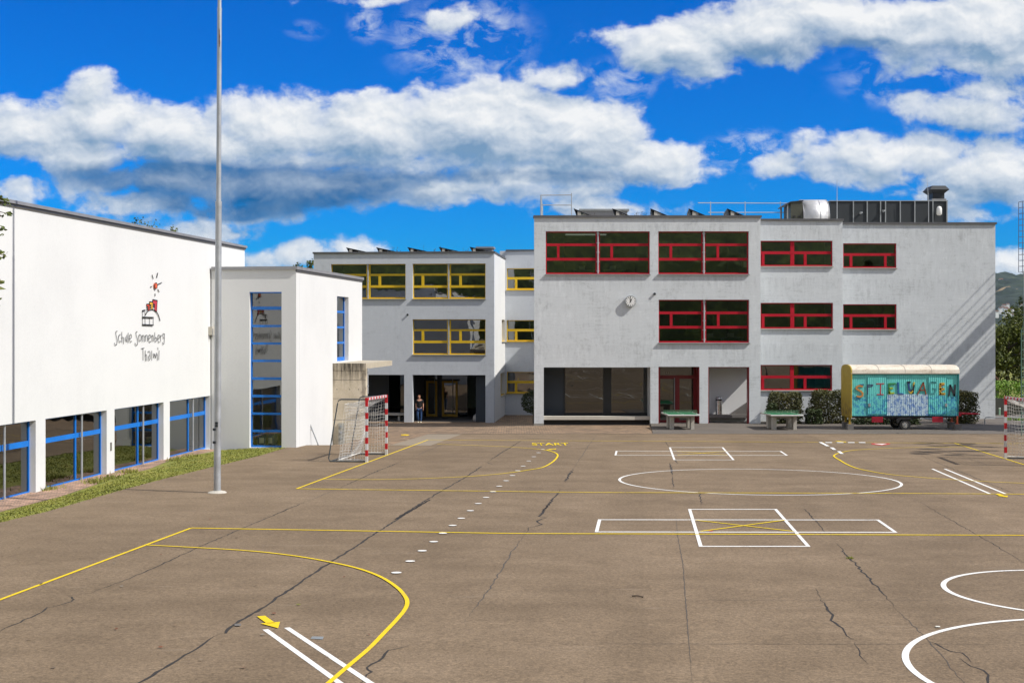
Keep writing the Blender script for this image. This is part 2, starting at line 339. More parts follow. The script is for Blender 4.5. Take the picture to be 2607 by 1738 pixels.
def W(fr, pa, ho, d, hbp, vbp, mtl, gmat, parent, **kw):
    """window from surveyed sight lines: pa = (px0,px1,py_top,py_bot); hbp = [(py0,py1,px0,px1)], vbp = [(px0,px1,py0,py1)]"""
    u0, z1 = fr.uz(pa[0], pa[2]); u1, z0 = fr.uz(pa[1], pa[3]); ho.append((u0, u1, z0, z1))
    cl = lambda v, a, b: max(a, min(b, v))
    hb = [(fr.uz(x0, y1, d)[1], fr.uz(x0, y0, d)[1], cl(fr.uz(x0, y0, d)[0], u0, u1), cl(fr.uz(x1, y0, d)[0], u0, u1)) for y0, y1, x0, x1 in hbp]
    vb = [(fr.uz(x0, y0, d)[0], fr.uz(x1, y0, d)[0], cl(fr.uz(x0, y1, d)[1], z0, z1), cl(fr.uz(x0, y0, d)[1], z0, z1)) for x0, x1, y0, y1 in vbp]
    ps = [fr.uz(x, 700, d)[0] for x in kw.pop('postp', ())]
    return window(fr, (u0, u1, z0, z1), d, hb, vb, mtl, gmat, parent, posts=ps, **kw)
def c7(x, y): return 1340 + x * .26361, 480 + y * .26361
def c8(x, y): return 1340 + x * .26361, 880 + y * .26361
def c9(x, y): return 1900 + x * .3006, 450 + y * .3006
def c10(x, y): return 1900 + x * .3006, 860 + y * .3006
def c5(x, y): return 780 + x * .2551, 600 + y * .2551
def c3(x, y): return 520 + x * .18747, 640 + y * .18747
def c4(x, y): return 520 + x * .18747, 900 + y * .18747
def lift(v, h): return Vector((v.x, v.y, v.z + h))
def leaves(mb, n, fpos, size, mlist, droop=.3):
    for _ in range(n):
        c = fpos(); a = random.uniform(0, 6.283); e = random.uniform(-1.1, 1.1); s = size * random.uniform(.6, 1.35)
        t = Vector((math.cos(a) * math.cos(e), math.sin(a) * math.cos(e), math.sin(e) - droop)).normalized()
        q = t.cross(Vector((random.uniform(-1, 1), random.uniform(-1, 1), random.uniform(-.3, 1)))).normalized()
        nn = t.cross(q) * (s * .12); m = random.choice(mlist)
        mb.poly([c - t * s * .5, c + q * s * .3 + nn, c + t * s * .55, c - q * s * .3 + nn], m)
CLOUD, SKYTINT, EXPO = 0.74, (.0, .41, .93), .35
# ------------------------------------------------------------------ ground
mb = MB(); mb.poly([(-2500, -400, -3.2), (5000, -400, -3.2), (5000, 6200, -3.2), (-2500, 6200, -3.2)])
setp(mb.build('terrain', M['grass'], flip=False), kind='structure')
EDGE_Y = 52.1
ge = [(0, 1329), (121, 1301), (309, 1246.5), (421, 1217), (561, 1183), (660, 1159.5), (742, 1135)]      # kerb-less edge between asphalt and lawn
GE = [G(*p) for p in ge]
far = [G(745, 1132.5), G(994, 1132.5), G(1091, 1104.5)]
poly = [(-10.2, 8), (-30, 8), (-30, -60), (60, -60), (60, 59.7), (far[2].x, 59.7)] + [(far[1].x, far[1].y), (far[0].x, far[0].y)] + [(p.x, p.y) for p in reversed(GE)]
mb = MB(); top = [(x, y, zg(y)) for x, y in poly]; mb.prism(top, (0, 0, -.6))
yard = setp(mb.build('schoolyard', M['asphalt']), kind='structure')
# pale asphalt strip on the far left corner of the court
mb = MB(); q = [G(994, 1133), G(1091, 1104.8), G(1176, 1104.8), G(1096, 1134)]
mb.poly([lift(p, .004) for p in q]); mb.build('pale_strip', mat('pale_asphalt', (.245, .20, .145), .9), yard, flip=False)
# darker apron in front of the red-windowed building
ax = (1662 - CX) / FPX * 59.7
mb = MB(); mb.prism([(ax, 59.7, zg(59.7) + .004), (60, 59.7, zg(59.7) + .004), (60, 75, -1.37), (ax + 1.43, 75, -1.37)], (0, 0, -.5))
setp(mb.build('pavement', M['apron']), kind='structure')
# brick plaza falling towards the yellow wing
def bz(x, y):
    pts = [(45, -1.07), (52, -1.08), (59.7, -1.235), (67, -1.45), (71.5, -1.82), (82, -2.3), (120, -2.3)]
    for (a, za), (b, zb) in zip(pts, pts[1:]):
        if y <= b: z = za + (zb - za) * (y - a) / (b - a); break
    if x > -1.5 and y < 68.2: k = min(1, (x + 1.5) / 2.7); z = z * (1 - k) + k * max(z, zg(y) - .004)
    if x < -6.6: k = min(1, max(0, (-6.6 - x) / .5)) * min(1, max(0, (y - 52.3) / 2.)) * (1 if y < 61 else 0); z = z * (1 - k) + k * min(z, -2.2)
    return z
xs = [-14, -9, -7.1, -6.6, -5.1, -4.7, -4.3, -2, -1.5, 0, 1.2, 1.5, 4, ax + .8]; ys = [52.15, 53, 54.3, 57, 59.69, 61.1, 63, 67, 68.1, 69, 71.5, 75, 78, 82, 86, 92]
mb = MB()
for i in range(len(xs) - 1):
    for j in range(len(ys) - 1):
        if ys[j] < 59.6:
            xl = far[1].x + (far[2].x - far[1].x) * (ys[j] - far[1].y) / (far[2].y - far[1].y); xl2 = far[1].x + (far[2].x - far[1].x) * (ys[j + 1] - far[1].y) / (far[2].y - far[1].y)
            a0, a1, b0, b1 = min(xs[i], xl), min(xs[i + 1], xl), min(xs[i], xl2), min(xs[i + 1], xl2)
            if a1 - a0 < .001 and b1 - b0 < .001: continue
        else: a0 = b0 = xs[i]; a1 = b1 = xs[i + 1]
        P = [(a0, ys[j]), (a1, ys[j]), (b1, ys[j + 1]), (b0, ys[j + 1])]
        mb.poly([(x, y, bz(x, y)) for x, y in P])
setp(mb.build('path', M['brick'], flip=False), kind='structure')
# lawn strip and its brick kerb beside the sports hall
gb = [(0, 1302), (84, 1281), (157, 1262), (244, 1232.5), (317, 1206), (376, 1194.6), (438, 1169), (533, 1150), (561, 1143)]
ZB = -1.10
GB = []
for px, py in gb:
    Y = FPX * (EYE - ZB) / (py - CY); GB.append(Vector(((px - CX) / FPX * Y, Y, ZB)))
def wallx(y): return -18.01 + GK * y
mb = MB(); pr = [Vector((-15, 20, ZB - .1))] + GB; wl = [Vector((wallx(p.y) + .02 - .5, p.y, ZB + .003)) for p in pr]
for i in range(len(pr) - 1): mb.poly([lift(wl[i], 0), lift(pr[i], 0), lift(pr[i + 1], 0), lift(wl[i + 1], 0)])
setp(mb.build('kerb_strip', M['kerb_brick'], flip=False), kind='structure')
mb = MB(); A = [Vector((-10.2, 8, zg(8) - .01))] + [lift(p, -.012) for p in GE]
def samp(pl, y):
    for a, b in zip(pl, pl[1:]):
        if a.y <= y <= b.y: return a + (b - a) * ((y - a.y) / (b.y - a.y + 1e-9))
    return pl[-1] if y > pl[-1].y else pl[0]
Bp = [Vector((-18, 8, ZB - .1)), Vector((-15, 20, ZB - .06))] + [lift(p, -.006) for p in GB] + [Vector((-8.6, 50.62, ZB - .03)), Vector((-8.25, 51.2, ZB - .03))]
ysl = [8 + (51.7 - 8) * k / 60 for k in range(61)]
rows = []
for y in ysl:
    a, b = samp(A, y), samp(Bp, min(y, 50.4)); b = Vector((b.x, y, b.z))
    if y > 50.4: b = Vector((b.x + (y - 50.4) * 2.5, y, ZB - .03))
    rows.append([a + (b - a) * (k / 8) + Vector((0, 0, .015 * math.sin(math.pi * k / 8) + (random.uniform(-.012, .012) if 0 < k < 8 else 0))) for k in range(9)])
for r0, r1 in zip(rows, rows[1:]):
    for k in range(8): mb.poly([r0[k + 1], r0[k], r1[k], r1[k + 1]])
for _ in range(14000):                                   # blades
    i = random.randint(22, 58); k = random.uniform(-.12, 6.9); k0 = max(0, min(7, int(k))); f = random.random()
    a = rows[i][k0].lerp(rows[i][k0 + 1], k - k0); b = rows[i + 1][k0].lerp(rows[i + 1][k0 + 1], k - k0); c = a.lerp(b, f)
    an = random.uniform(0, 6.28); h = random.uniform(.015, .045); w = Vector((math.cos(an), math.sin(an), 0)) * .02
    mb.poly([c - w, c + w, c + Vector((random.uniform(-.05, .05), random.uniform(-.05, .05), h))])
setp(mb.build('lawn', M['grass'], flip=False), 'strip of short green grass between asphalt and sports hall', 'grass', kind='structure')
for i, (px, py) in enumerate([(118, 1246), (245, 1227), (284, 1218), (330, 1202), (450, 1172), (485, 1164)]):
    Y = FPX * (EYE - ZB) / (py - CY); c = Vector(((px - CX) / FPX * Y, Y, ZB)); mb = MB()
    for _ in range(120):
        p = c + Vector((random.gauss(0, .16), random.gauss(0, .22), 0)); a = random.uniform(0, 6.28); w = Vector((math.cos(a), math.sin(a), 0)) * .018
        mb.poly([p - w, p + w, p + Vector((random.uniform(-.08, .08), random.uniform(-.08, .08), random.uniform(.06, .17)))])
    setp(mb.build('weed_tuft', M['grass'], loc=c, flip=False), 'green weed tuft growing between the red bricks beside the sports hall', 'weed', 'weed tufts in the brick strip')
# ------------------------------------------------------------------ painted markings and tar seams, parts of the schoolyard
def smooth(pts, n=8, closed=False):
    P = [Vector(p) for p in pts]; out = []; N = len(P)
    for i in range(N if closed else N - 1):
        g = lambda k: P[k % N] if closed else P[max(0, min(N - 1, k))]
        p0, p1, p2, p3 = g(i - 1), g(i), g(i + 1), g(i + 2)
        for k in range(n):
            t = k / n; out.append(.5 * ((2 * p1) + (p2 - p0) * t + (2 * p0 - 5 * p1 + 4 * p2 - p3) * t * t + (3 * p1 - p0 - 3 * p2 + p3) * t ** 3))
    if not closed: out.append(P[-1])
    return out
def ribbon(name, pts, w, m, h, closed=False, label=None, jag=0., taper=False):
    n = len(pts); L, Rr = [], []
    for i, p in enumerate(pts):
        a = pts[(i - 1) % n] if closed else pts[max(0, i - 1)]; b = pts[(i + 1) % n] if closed else pts[min(n - 1, i + 1)]
        t = Vector((b.x - a.x, b.y - a.y, 0)).normalized(); q = Vector((-t.y, t.x, 0))
        ww = w * (.5 + (random.uniform(-jag, jag) if jag else 0))
        if taper: ww *= max(.15, min(1, 4 * i / max(1, n - 1), 4 * (n - 1 - i) / max(1, n - 1)))
        c = p + q * (random.uniform(-jag, jag) * w if jag else 0)
        for S_, s_ in ((L, 1), (Rr, -1)):
            v = c + q * ww * s_; v.z = zg(v.y) + h; S_.append(v)
    mb = MB()
    for i in range(n if closed else n - 1): j = (i + 1) % n; mb.poly([L[i], Rr[i], Rr[j], L[j]])
    return mb.build(name, m, yard, flip=False, label=label)
def pg(cx, cy, sx, sy, pts): return [G(cx + x * sx, cy + y * sy) for x, y in pts]
k5 = lambda pts: pg(0, 1270, .5527, .5527, pts); k6 = lambda pts: pg(1300, 1270, .5557, .5557, pts)
k7 = lambda pts: pg(700, 1050, .3401, .3401, pts); k8 = lambda pts: pg(1500, 1050, .3401, .3401, pts); k2 = lambda pts: pg(1900, 860, .3006, .3006, pts)
H1, H2, H3 = .004, .008, .012
LW = .062
ribbon('court_line', [G(-60, 1549), G(486.4, 1344)], LW, M['line_y'], H2, label='yellow goal line of the nearer court')
ribbon('court_line', [G(486.4, 1344), G(1300, 1357.9), G(2700, 1363)], .085, M['line_y'], H2 + .001, label='long yellow side line of the nearer court')
ribbon('goal_area_line', smooth(k5([(675, 213), (910, 225), (1150, 240), (1350, 262), (1520, 291), (1650, 321), (1750, 358), (1825, 405), (1865, 448), (1876, 480), (1862, 515), (1825, 560), (1770, 618), (1700, 690), (1600, 775), (1490, 870)])), LW, M['line_y'], H3, label='bold yellow curved goal area line in front')
ribbon('court_line', [G(755, 1244), G(1089.4, 1119.7)], LW, M['line_y'], H2, label='yellow goal line under the left goal')
ribbon('court_line', [G(1089.4, 1119.7), G(1500, 1122), G(2300, 1127), G(2700, 1130)], .11, M['line_ys'], H2 + .001, label='farthest yellow side line')
ribbon('court_line', [G(755, 1244), G(1500, 1253.5), G(2300, 1255.8), G(2700, 1258.5)], .105, M['line_ys'], H2 + .001, label='yellow side line through the white circle')
ribbon('goal_area_line', smooth(k7([(365, 500), (650, 503), (1000, 498), (1400, 482), (1700, 458), (1900, 430), (2000, 412), (2065, 380), (2105, 345), (2116, 318), (2090, 298), (2020, 281), (1900, 268), (1750, 258), (1500, 247), (1215, 237)])), LW, M['line_y'], H3, label='yellow curved goal area line before the left goal')
ribbon('court_line', [G(2429, 1127.5), G(2607, 1182.5), G(2690, 1209)], LW, M['line_y'], H2, label='yellow goal line under the right goal')
ribbon('goal_area_line', smooth(k2([(2450, 1236), (2352, 1232), (2040, 1218), (1700, 1198), (1400, 1175), (1200, 1155), (1050, 1130), (930, 1103), (850, 1070), (790, 1035), (752, 1012), (742, 998), (770, 981), (830, 965), (900, 953), (1000, 945), (1200, 935), (1500, 927), (1840, 924)])), LW, M['line_y'], H3, label='yellow curved goal area line before the right goal')
def circle(c, r, w, m, h, label):
    ribbon('court_circle', [Vector((c[0] + r * math.cos(a), c[1] + r * math.sin(a), 0)) for a in [2 * math.pi * k / 120 for k in range(120)]], w, m, h, True, label)
def circum(a, b, c):
    ax_, ay, bx, by, cx_, cy_ = a.x, a.y, b.x, b.y, c.x, c.y; d = 2 * (ax_ * (by - cy_) + bx * (cy_ - ay) + cx_ * (ay - by))
    ux = ((ax_**2 + ay**2) * (by - cy_) + (bx**2 + by**2) * (cy_ - ay) + (cx_**2 + cy_**2) * (ay - by)) / d
    uy = ((ax_**2 + ay**2) * (cx_ - bx) + (bx**2 + by**2) * (ax_ - cx_) + (cx_**2 + cy_**2) * (bx - ax_)) / d
    return (ux, uy), math.hypot(ax_ - ux, ay - uy)
yc = (G(1915, 1192.6).y + G(1905, 1261.6).y) / 2; xl, xr = G(1578, 1223).x, G(2304, 1231).x
circle(((xl + xr) / 2, yc), (xr - xl) / 2, .075, M['line_w'], H1 + .001, 'large white centre circle')
for tri, lb in ((((1984, 400), (2352, 326), (2352, 509)), 'smaller white circle at the right edge, upper'), (((1808, 720), (2352, 552), (1925, 842)), 'white circle at the lower right corner')):
    c, r = circum(*k6(tri)); circle(c, r, .08, M['line_w'], H1 + .001, lb)
for far_, pts in (('farther', dict(r=[(205, 288), (1432, 289), (1480, 320), (197, 319)], s=[(604, 261), (998, 261), (1080, 354), (638, 354)], x=[[(655, 290), (1035, 319)], [(660, 319), (1030, 290)]])),
                  ('nearer', dict(r=[(78, 801), (2160, 803), (2292, 895), (55, 892)], s=[(752, 724), (1395, 724), (1640, 1001), (835, 1001)], x=[[(800, 806), (1530, 890)], [(835, 890), (1462, 806)]]))):
    for key, nm in (('r', 'long rectangle'), ('s', 'square')):
        P = k8(pts[key])
        for i in range(4):
            a_, b_ = P[i], P[(i + 1) % 4]; w_ = .10 if i % 2 == 0 else .07
            if i % 2: d_ = (b_ - a_).normalized(); a_, b_ = a_ - d_ * .05, b_ + d_ * .05
            ribbon('hopping_line', [a_, b_], w_, M['line_w'], H1 + .001 * (i % 2) + (.002 if key == 's' else 0), label='white line of the %s of the %s hopping court' % (nm, far_))
    for i, l in enumerate(pts['x']): ribbon('hopping_line', k8(l), .065, M['line_y'], H2 + .002 + .001 * i, label='yellow diagonal of the %s hopping court' % far_)
mb = MB(); c = G(1810, 1352.5); mb.poly([(c.x + .05 * math.cos(a), c.y + .05 * math.sin(a), zg(c.y) + .016) for a in [k * math.pi / 6 for k in range(12)]]); mb.build('red_spot', M['line_r'], yard)
for l in ([(1222, 600), (1600, 872)], [(1322, 592), (1745, 872)]): ribbon('jump_line', k5(l), .075, M['line_w'], H1, label='thick white line in front')
for l in ([(1575, 1108), (2065, 1320)], [(1680, 1108), (2195, 1320)]): ribbon('jump_line', k2(l), .075, M['line_w'], H1, label='thick white line at the right')
def arrow(tail, head, w, h=H3, label=None):
    d = Vector((head.x - tail.x, head.y - tail.y, 0)); L = d.length; d.normalize(); q = Vector((-d.y, d.x, 0)); mb = MB()
    pts = [(0, -w), (L * .62, -w), (L * .55, -w * 2.4), (L, 0), (L * .55, w * 2.4), (L * .62, w), (0, w)]
    def tr(x, y): v = tail + d * x + q * y; return (v.x, v.y, zg(v.y) + h)
    mb.poly([tr(*pts[k]) for k in (0, 1, 5, 6)]); mb.poly([tr(*pts[k]) for k in (2, 3, 4)])
    mb.build('arrow', M['line_y'], yard, flip=False, label=label)
arrow(*k5([(1202, 541), (1281, 597)]), .055, label='yellow arrow in front'); arrow(*k2([(2122, 1322), (2208, 1351)]), .06, label='yellow arrow at the right')
arrow(*k7([(2030, 283), (2105, 271)]), .07, label='small yellow arrow below the word'); arrow(*k2([(762, 874), (842, 884)]), .09, label='small yellow arrow at the far line')
for x, y in [(2005, 277), (1973, 302), (1938, 332), (1900, 364), (1858, 402), (1818, 437), (1778, 473), (1731, 512), (1680, 553), (1633, 594), (1581, 637)] + [((a * .5527 - 700) / .3401, (b * .5527 + 220) / .3401) for a, b in [(2203, 22), (2167, 55), (2125, 90), (2085, 123), (2040, 159), (1998, 198), (1945, 240), (1890, 288), (1826, 341)]]:
    c = k7([(x, y)])[0]; mb = MB(); mb.poly([(c.x + .083 * math.cos(a), c.y + .083 * math.sin(a), zg(c.y + .083 * math.sin(a)) + .014) for a in [k * math.pi / 10 for k in range(20)]])
    mb.build('step_dot', M['line_w'], yard)
for q in ([(612, 884), (640, 884), (706, 918), (678, 918)], [(706, 929), (735, 929), (764, 949), (735, 949)], [(768, 961), (796, 961), (826, 983), (797, 983)]) + tuple([(x, 884.5), (x + 58, 884.5), (x + 60, 890), (x + 6, 890)] for x in (668, 764, 858, 950)):
    mb = MB(); mb.poly([lift(p, .014) for p in k2(q)]); mb.build('start_dash', M['line_w'], yard)
mb = MB(); mb.poly([lift(p, .006) for p in k2([(1055, 893), (1220, 893), (1212, 901), (1150, 910), (1066, 902)])], M['line_r']); mb.poly([lift(p, .011) for p in k2([(1078, 897), (1192, 897), (1150, 906)])], M['line_w']); mb.build('chevron', None, yard)
mb = MB(); mb.poly([lift(p, .006) for p in k5([(1438, 633), (1492, 634), (1486, 647), (1430, 644)])]); mb.build('repair_patch', mat('patch_grey', (.22, .24, .25), .8), yard)
def text_mesh(body, size):
    cu = bpy.data.curves.new('letters', 'FONT'); cu.body = body; cu.size = size; cu.align_x = 'LEFT'; cu.offset = .012 * size
    o = bpy.data.objects.new('letters', cu); COL.objects.link(o); dg = bpy.context.evaluated_depsgraph_get()
    me = bpy.data.meshes.new_from_object(o.evaluated_get(dg)); bpy.data.objects.remove(o); return me
me = text_mesh('START', 1.); xsz = [v.co.x for v in me.vertices]; ysz = [v.co.y for v in me.vertices]; p0, p1 = k7([(1925, 246)])[0], k7([(2193, 228)])[0]
for v in me.vertices:
    fx = (v.co.x - min(xsz)) / (max(xsz) - min(xsz)); fy = (v.co.y - min(ysz)) / (max(ysz) - min(ysz))
    x, y = p0.x + (p1.x - p0.x) * fx, p0.y + (p1.y - p0.y) * fy; v.co = (x, y, zg(y) + H3)
me.materials.append(M['line_y']); o = bpy.data.objects.new('start_lettering', me); COL.objects.link(o); o.parent = yard; o['label'] = 'yellow word START painted on the asphalt'
def wob(P, amp):
    out = []
    for a, b in zip(P, P[1:]):
        n = max(2, int((b - a).length / .16))
        for k in range(n):
            q = a.lerp(b, k / n); d = (b - a).normalized(); s = Vector((-d.y, d.x, 0)) * random.uniform(-amp, amp) * (1 if k else .4); out.append(q + s)
    return out + [P[-1]]
def crack(P, w_, m=None, amp=.02, taper=True): ribbon('tar_crack', wob(P, amp), w_ * .8, m or M['crack'], .0022, jag=.16, taper=taper)
crack(k5([(560, 900), (640, 847), (850, 718), (1010, 620)]), .05); crack(k5([(1038, 618), (1052, 596), (1090, 570), (1200, 505), (1350, 405), (1500, 305), (1650, 210), (1740, 150), (1900, 50), (1980, 2)]) + k7([(900, 800), (1000, 735), (1250, 583), (1420, 487), (1545, 403)]), .055, taper=False)
crack(k7([(1585, 373), (1690, 303), (1760, 262), (1850, 205)]), .055); crack(k7([(1590, 372), (1632, 388)]), .04)
crack(k5([(-40, 622), (60, 580), (190, 520), (215, 498), (235, 495)]), .035, amp=.03); crack(k5([(235, 500), (330, 470), (343, 462), (330, 450), (315, 447)]), .03); crack(k5([(60, 465), (200, 458), (315, 445), (420, 432), (600, 365), (900, 228), (1100, 142), (1400, 15)]), .032); crack(k7([(-40, 778), (120, 712), (220, 672)]), .035)
crack(k7([(220, 672), (450, 577)]), .02, M['seam']); crack(k7([(450, 577), (600, 512), (700, 465), (985, 350)]), .05); crack(k7([(985, 350), (1250, 240), (1390, 200)]), .03, M['seam'])
crack(k6([(70, 155), (85, 130), (145, 115), (120, 100), (165, 85), (130, 80), (160, 40), (195, 0)]), .05, amp=.03); crack(k7([(1980, 780), (2020, 720), (2050, 685), (2080, 645), (2120, 600), (2140, 570)]), .055, amp=.04); crack(k7([(2165, 525), (2235, 418)]), .07, amp=.04); crack(k7([(2235, 418), (2352, 240), (2410, 165)]), .025, M['seam']); crack(k6([(70, 155), (0, 250), (-90, 400), (-210, 560)]), .025, M['seam'])
crack(k6([(1340, 40), (1400, 100), (1440, 150), (1530, 175)]), .022); crack(k6([(1488, 198), (1555, 270), (1620, 340), (1700, 425), (1755, 490)]), .04, amp=.03); crack(k6([(1755, 490), (1905, 640), (2080, 842), (2130, 900)]), .014, M['seam'])
crack(k6([(1420, 455), (1450, 495), (1480, 530), (1470, 555), (1520, 590), (1535, 625), (1590, 650)]), .04, amp=.025); crack(k6([(1400, 405), (1420, 455)]), .012); crack(k6([(1575, 655), (1600, 715), (1640, 755)]), .014); crack(k6([(1910, 648), (1960, 670), (2010, 695), (2070, 703), (2110, 745)]), .03, amp=.025); crack(k6([(2055, 728), (2110, 765), (2170, 785), (2190, 842), (2200, 900)]), .032, amp=.03)
crack(k5([(1890, 668), (1850, 682), (1790, 695), (1760, 730), (1690, 775), (1715, 795), (1680, 822), (1640, 860)]), .035, amp=.025)
crack(k8([(605, 375), (615, 430), (620, 470)]), .06, amp=.03); crack(k8([(620, 470), (632, 570)]), .03); crack(k8([(645, 350), (650, 365), (662, 380)]), .05); crack(k8([(720, 335), (755, 325)]), .04); crack(k8([(825, 580), (832, 640), (845, 690)]), .04, amp=.03); crack(k8([(565, 215), (605, 260)]), .03)
crack(k2([(1475, 995), (1700, 1090), (1900, 1165), (2060, 1235), (2352, 1345), (2420, 1372)]), .03); crack(k2([(490, 1440), (600, 1564)]), .02); crack(k6([(1850, 0), (2150, 170), (2352, 290), (2450, 350)]), .018)
crack(k6([(755, 60), (765, 170), (790, 300), (812, 600), (835, 880)]), .016, M['seam'], .005); crack(k6([(0, 662), (2400, 664)]), .012, M['seam'], .004); crack(k6([(440, 462), (2352, 462)]), .01, M['seam'], .004); crack([G(430, 1172), G(720, 1166)], .02, M['seam'])
# litter: fallen leaves and the like, one by one
lv = []
for i, (x, y, s, m) in enumerate([(1095, 584, .12, 'conc_dark'), (1262, 530, .07, 'rust'), (1375, 490, .07, 'oak'), (536, 602, .06, 'rust'), (740, 686, .06, 'rust'), (1120, 780, .07, 'rust'), (925, 745, .05, 'wood'), (805, 585, .05, 'rust'), (560, 405, .07, 'wood'), (400, 368, .06, 'bark'), (1178, 402, .06, 'bark'), (190, 393, .08, 'bark'), (135, 650, .06, 'bark'), (248, 780, .06, 'bark'), (90, 225, .07, 'bark'), (708, 187, .06, 'rust'), (768, 62, .07, 'rust'), (968, 95, .07, 'rust'), (118, 338, .06, 'wood'), (370, 335, .06, 'bark'), (1210, 628, .06, 'wood'), (742, 258, .06, 'rust'), (1585, 362, .05, 'rust'), (465, 228, .06, 'bark'), (905, 62, .06, 'rust'), (1090, 180, .06, 'wood'), (578, 512, .05, 'rust'), (14, 262, .07, 'bark'), (525, 298, .06, 'wood'), (852, 228, .06, 'oak'), (1700, 628, .05, 'rust')]):
    c = k5([(x, y)])[0]; a = random.uniform(0, 6.28); mb = MB(); f = Vector((math.cos(a), math.sin(a), 0)); q = Vector((-f.y, f.x, 0))
    mb.poly([c + f * s * .6 + Vector((0, 0, .018)), c + q * s * .4 + Vector((0, 0, .026)), c - f * s * .6 + Vector((0, 0, .02)), c - q * s * .4 + Vector((0, 0, .014))])
    setp(mb.build('fallen_leaf', M[m], loc=c, flip=False), 'curled dry leaf lying on the asphalt of the nearer court', 'leaf', 'dry leaves on the asphalt')
c0, c1 = k6([(556, 449), (608, 452)]); mb = MB(); mb.tube([lift(c0, .02), lift(c0.lerp(c1, .5), .03), lift(c1, .015)], .012, 5); setp(mb.build('twig', M['bark'], loc=c0), 'thin dark twig lying on the open asphalt', 'twig')
c = k6([(1956, 588)])[0]; mb = MB(); mb.prism([lift(c + Vector(v), .012) for v in ((-.03, -.02, 0), (.025, -.03, 0), (.035, .025, 0), (-.02, .03, 0))], (0, 0, .006)); setp(mb.build('paper_scrap', M['paper'], loc=c), 'small pale paper scrap beside the white circle', 'paper')
c = k6([(1557, 272)])[0]; mb = MB()
for _ in range(36):
    p = c + Vector((random.gauss(0, .03), random.gauss(0, .035), .003)); a = random.uniform(0, 6.28); w = Vector((math.cos(a), math.sin(a), 0)) * .012; mb.poly([p - w, p + w, p + Vector((random.uniform(-.04, .04), random.uniform(-.04, .04), .035))])
setp(mb.build('weed_tuft', M['grass'], loc=c, flip=False), 'tiny green weed growing out of a dark asphalt crack', 'weed')
c = at(1030, 1109, 58.6); c.z = bz(c.x, c.y) + .004; mb = MB(); mb.prism([c + Vector(v) for v in ((-.12, -.2, 0), (.1, -.25, 0), (.2, .1, 0), (.02, .3, 0), (-.18, .15, 0))], (0, 0, .02)); setp(mb.build('cloth_scrap', M['line_y'], loc=c), 'small bright yellow scrap lying on the brick paving behind the goal', 'scrap')
ribbon('edge_joint', [Vector((far[2].x, 59.62, 0)), Vector((20, 59.62, 0)), Vector((45, 59.62, 0))], .12, mat('edge_joint', (.06, .052, .045), .9), .006, label='dark joint between the asphalt and the paving')
# ------------------------------------------------------------------ red-windowed main building (three stepped facades)
mbd = thing('school_building', 'three-storey grey school building with red window frames and a wall clock', 'building', (7, 67, -1.4))
ROOF = 9.29
def span(a, b): return (a, b)
hA, hB, hC = [], [], []
def red3(x0, x1, y0, y1, mull, t1, t2, vs, post, label):
    X = lambda v: c7(v, 0)[0]; Y = lambda v: c7(0, v)[1]
    return W(FA, (X(x0), X(x1), Y(y0), Y(y1)), hA, .23, [(Y(t1[0]), Y(t1[1]), X(x0), X(x1)), (Y(t2[0]), Y(t2[1]), X(x0), X(x1)), (Y(y1 - 14), Y(y1), X(x0), X(x1))],
             [(X(mull[0]), X(mull[1]), Y(y0), Y(y1))] + [(X(a), X(b), Y(t1[1]), Y(t2[0])) for a, b in vs], M['red'], G_RED, mbd, postp=[X(post)], sill=.1, label=label)
red3(188, 1193, 413, 826, (668, 710), (531, 556), (670, 696), ((296, 320), (811, 837)), 690, 'widest red window, top floor left')
red3(1275, 2149, 413, 826, (1690, 1728), (531, 556), (670, 696), ((1382, 1408), (1836, 1861)), 1711, 'red window on the top floor, right of the pair')
red3(1279, 2153, 1073, 1487, (1690, 1736), (1187, 1213), (1325, 1351), ((1385, 1411), (1840, 1865)), 1715, 'large red window on the middle floor')
def red2(fr, ho, x0, x1, y0, y1, tr, mull, vs, cf=c9, label=None):
    X = lambda v: cf(v, 0)[0]; Y = lambda v: cf(0, v)[1]
    vb = [(X(a), X(b), Y(tr[1]), Y(y1)) for a, b in vs] + ([(X(mull[0]), X(mull[1]), Y(y0), Y(y1))] if mull else [])
    W(fr, (X(x0), X(x1), Y(y0), Y(y1)), ho, .13, [(Y(tr[0]), Y(tr[1]), X(x0), X(x1))], vb, M['red'], G_RED, mbd, sill=.095, sill_m=M['conc'], label=label)
red2(FB, hB, 121, 731, 542, 757, (632, 656), (372, 405), ((130, 153), (486, 510)), label='smaller red window, top floor middle'); red2(FB, hB, 121, 735, 1067, 1285, (1160, 1183), (372, 405), ((130, 153), (486, 510)), label='smaller red window, middle floor')
red2(FB, hB, 121, 728, 228, 442, (318, 342), (370, 402), ((128, 150), (484, 508)), c10, 'red window on the ground floor behind the hedges')
red2(FC, hC, 820, 1272, 564, 771, (648, 670), None, ((875, 897), (1166, 1187)), label='small red window, top floor right'); red2(FC, hC, 820, 1274, 1079, 1291, (1163, 1186), None, ((875, 897), (1167, 1188)), label='small red window, middle floor right'); red2(FC, hC, 818, 1270, 228, 442, (318, 342), None, ((875, 897), (1166, 1187)), c10, 'red window half hidden by the wagon')
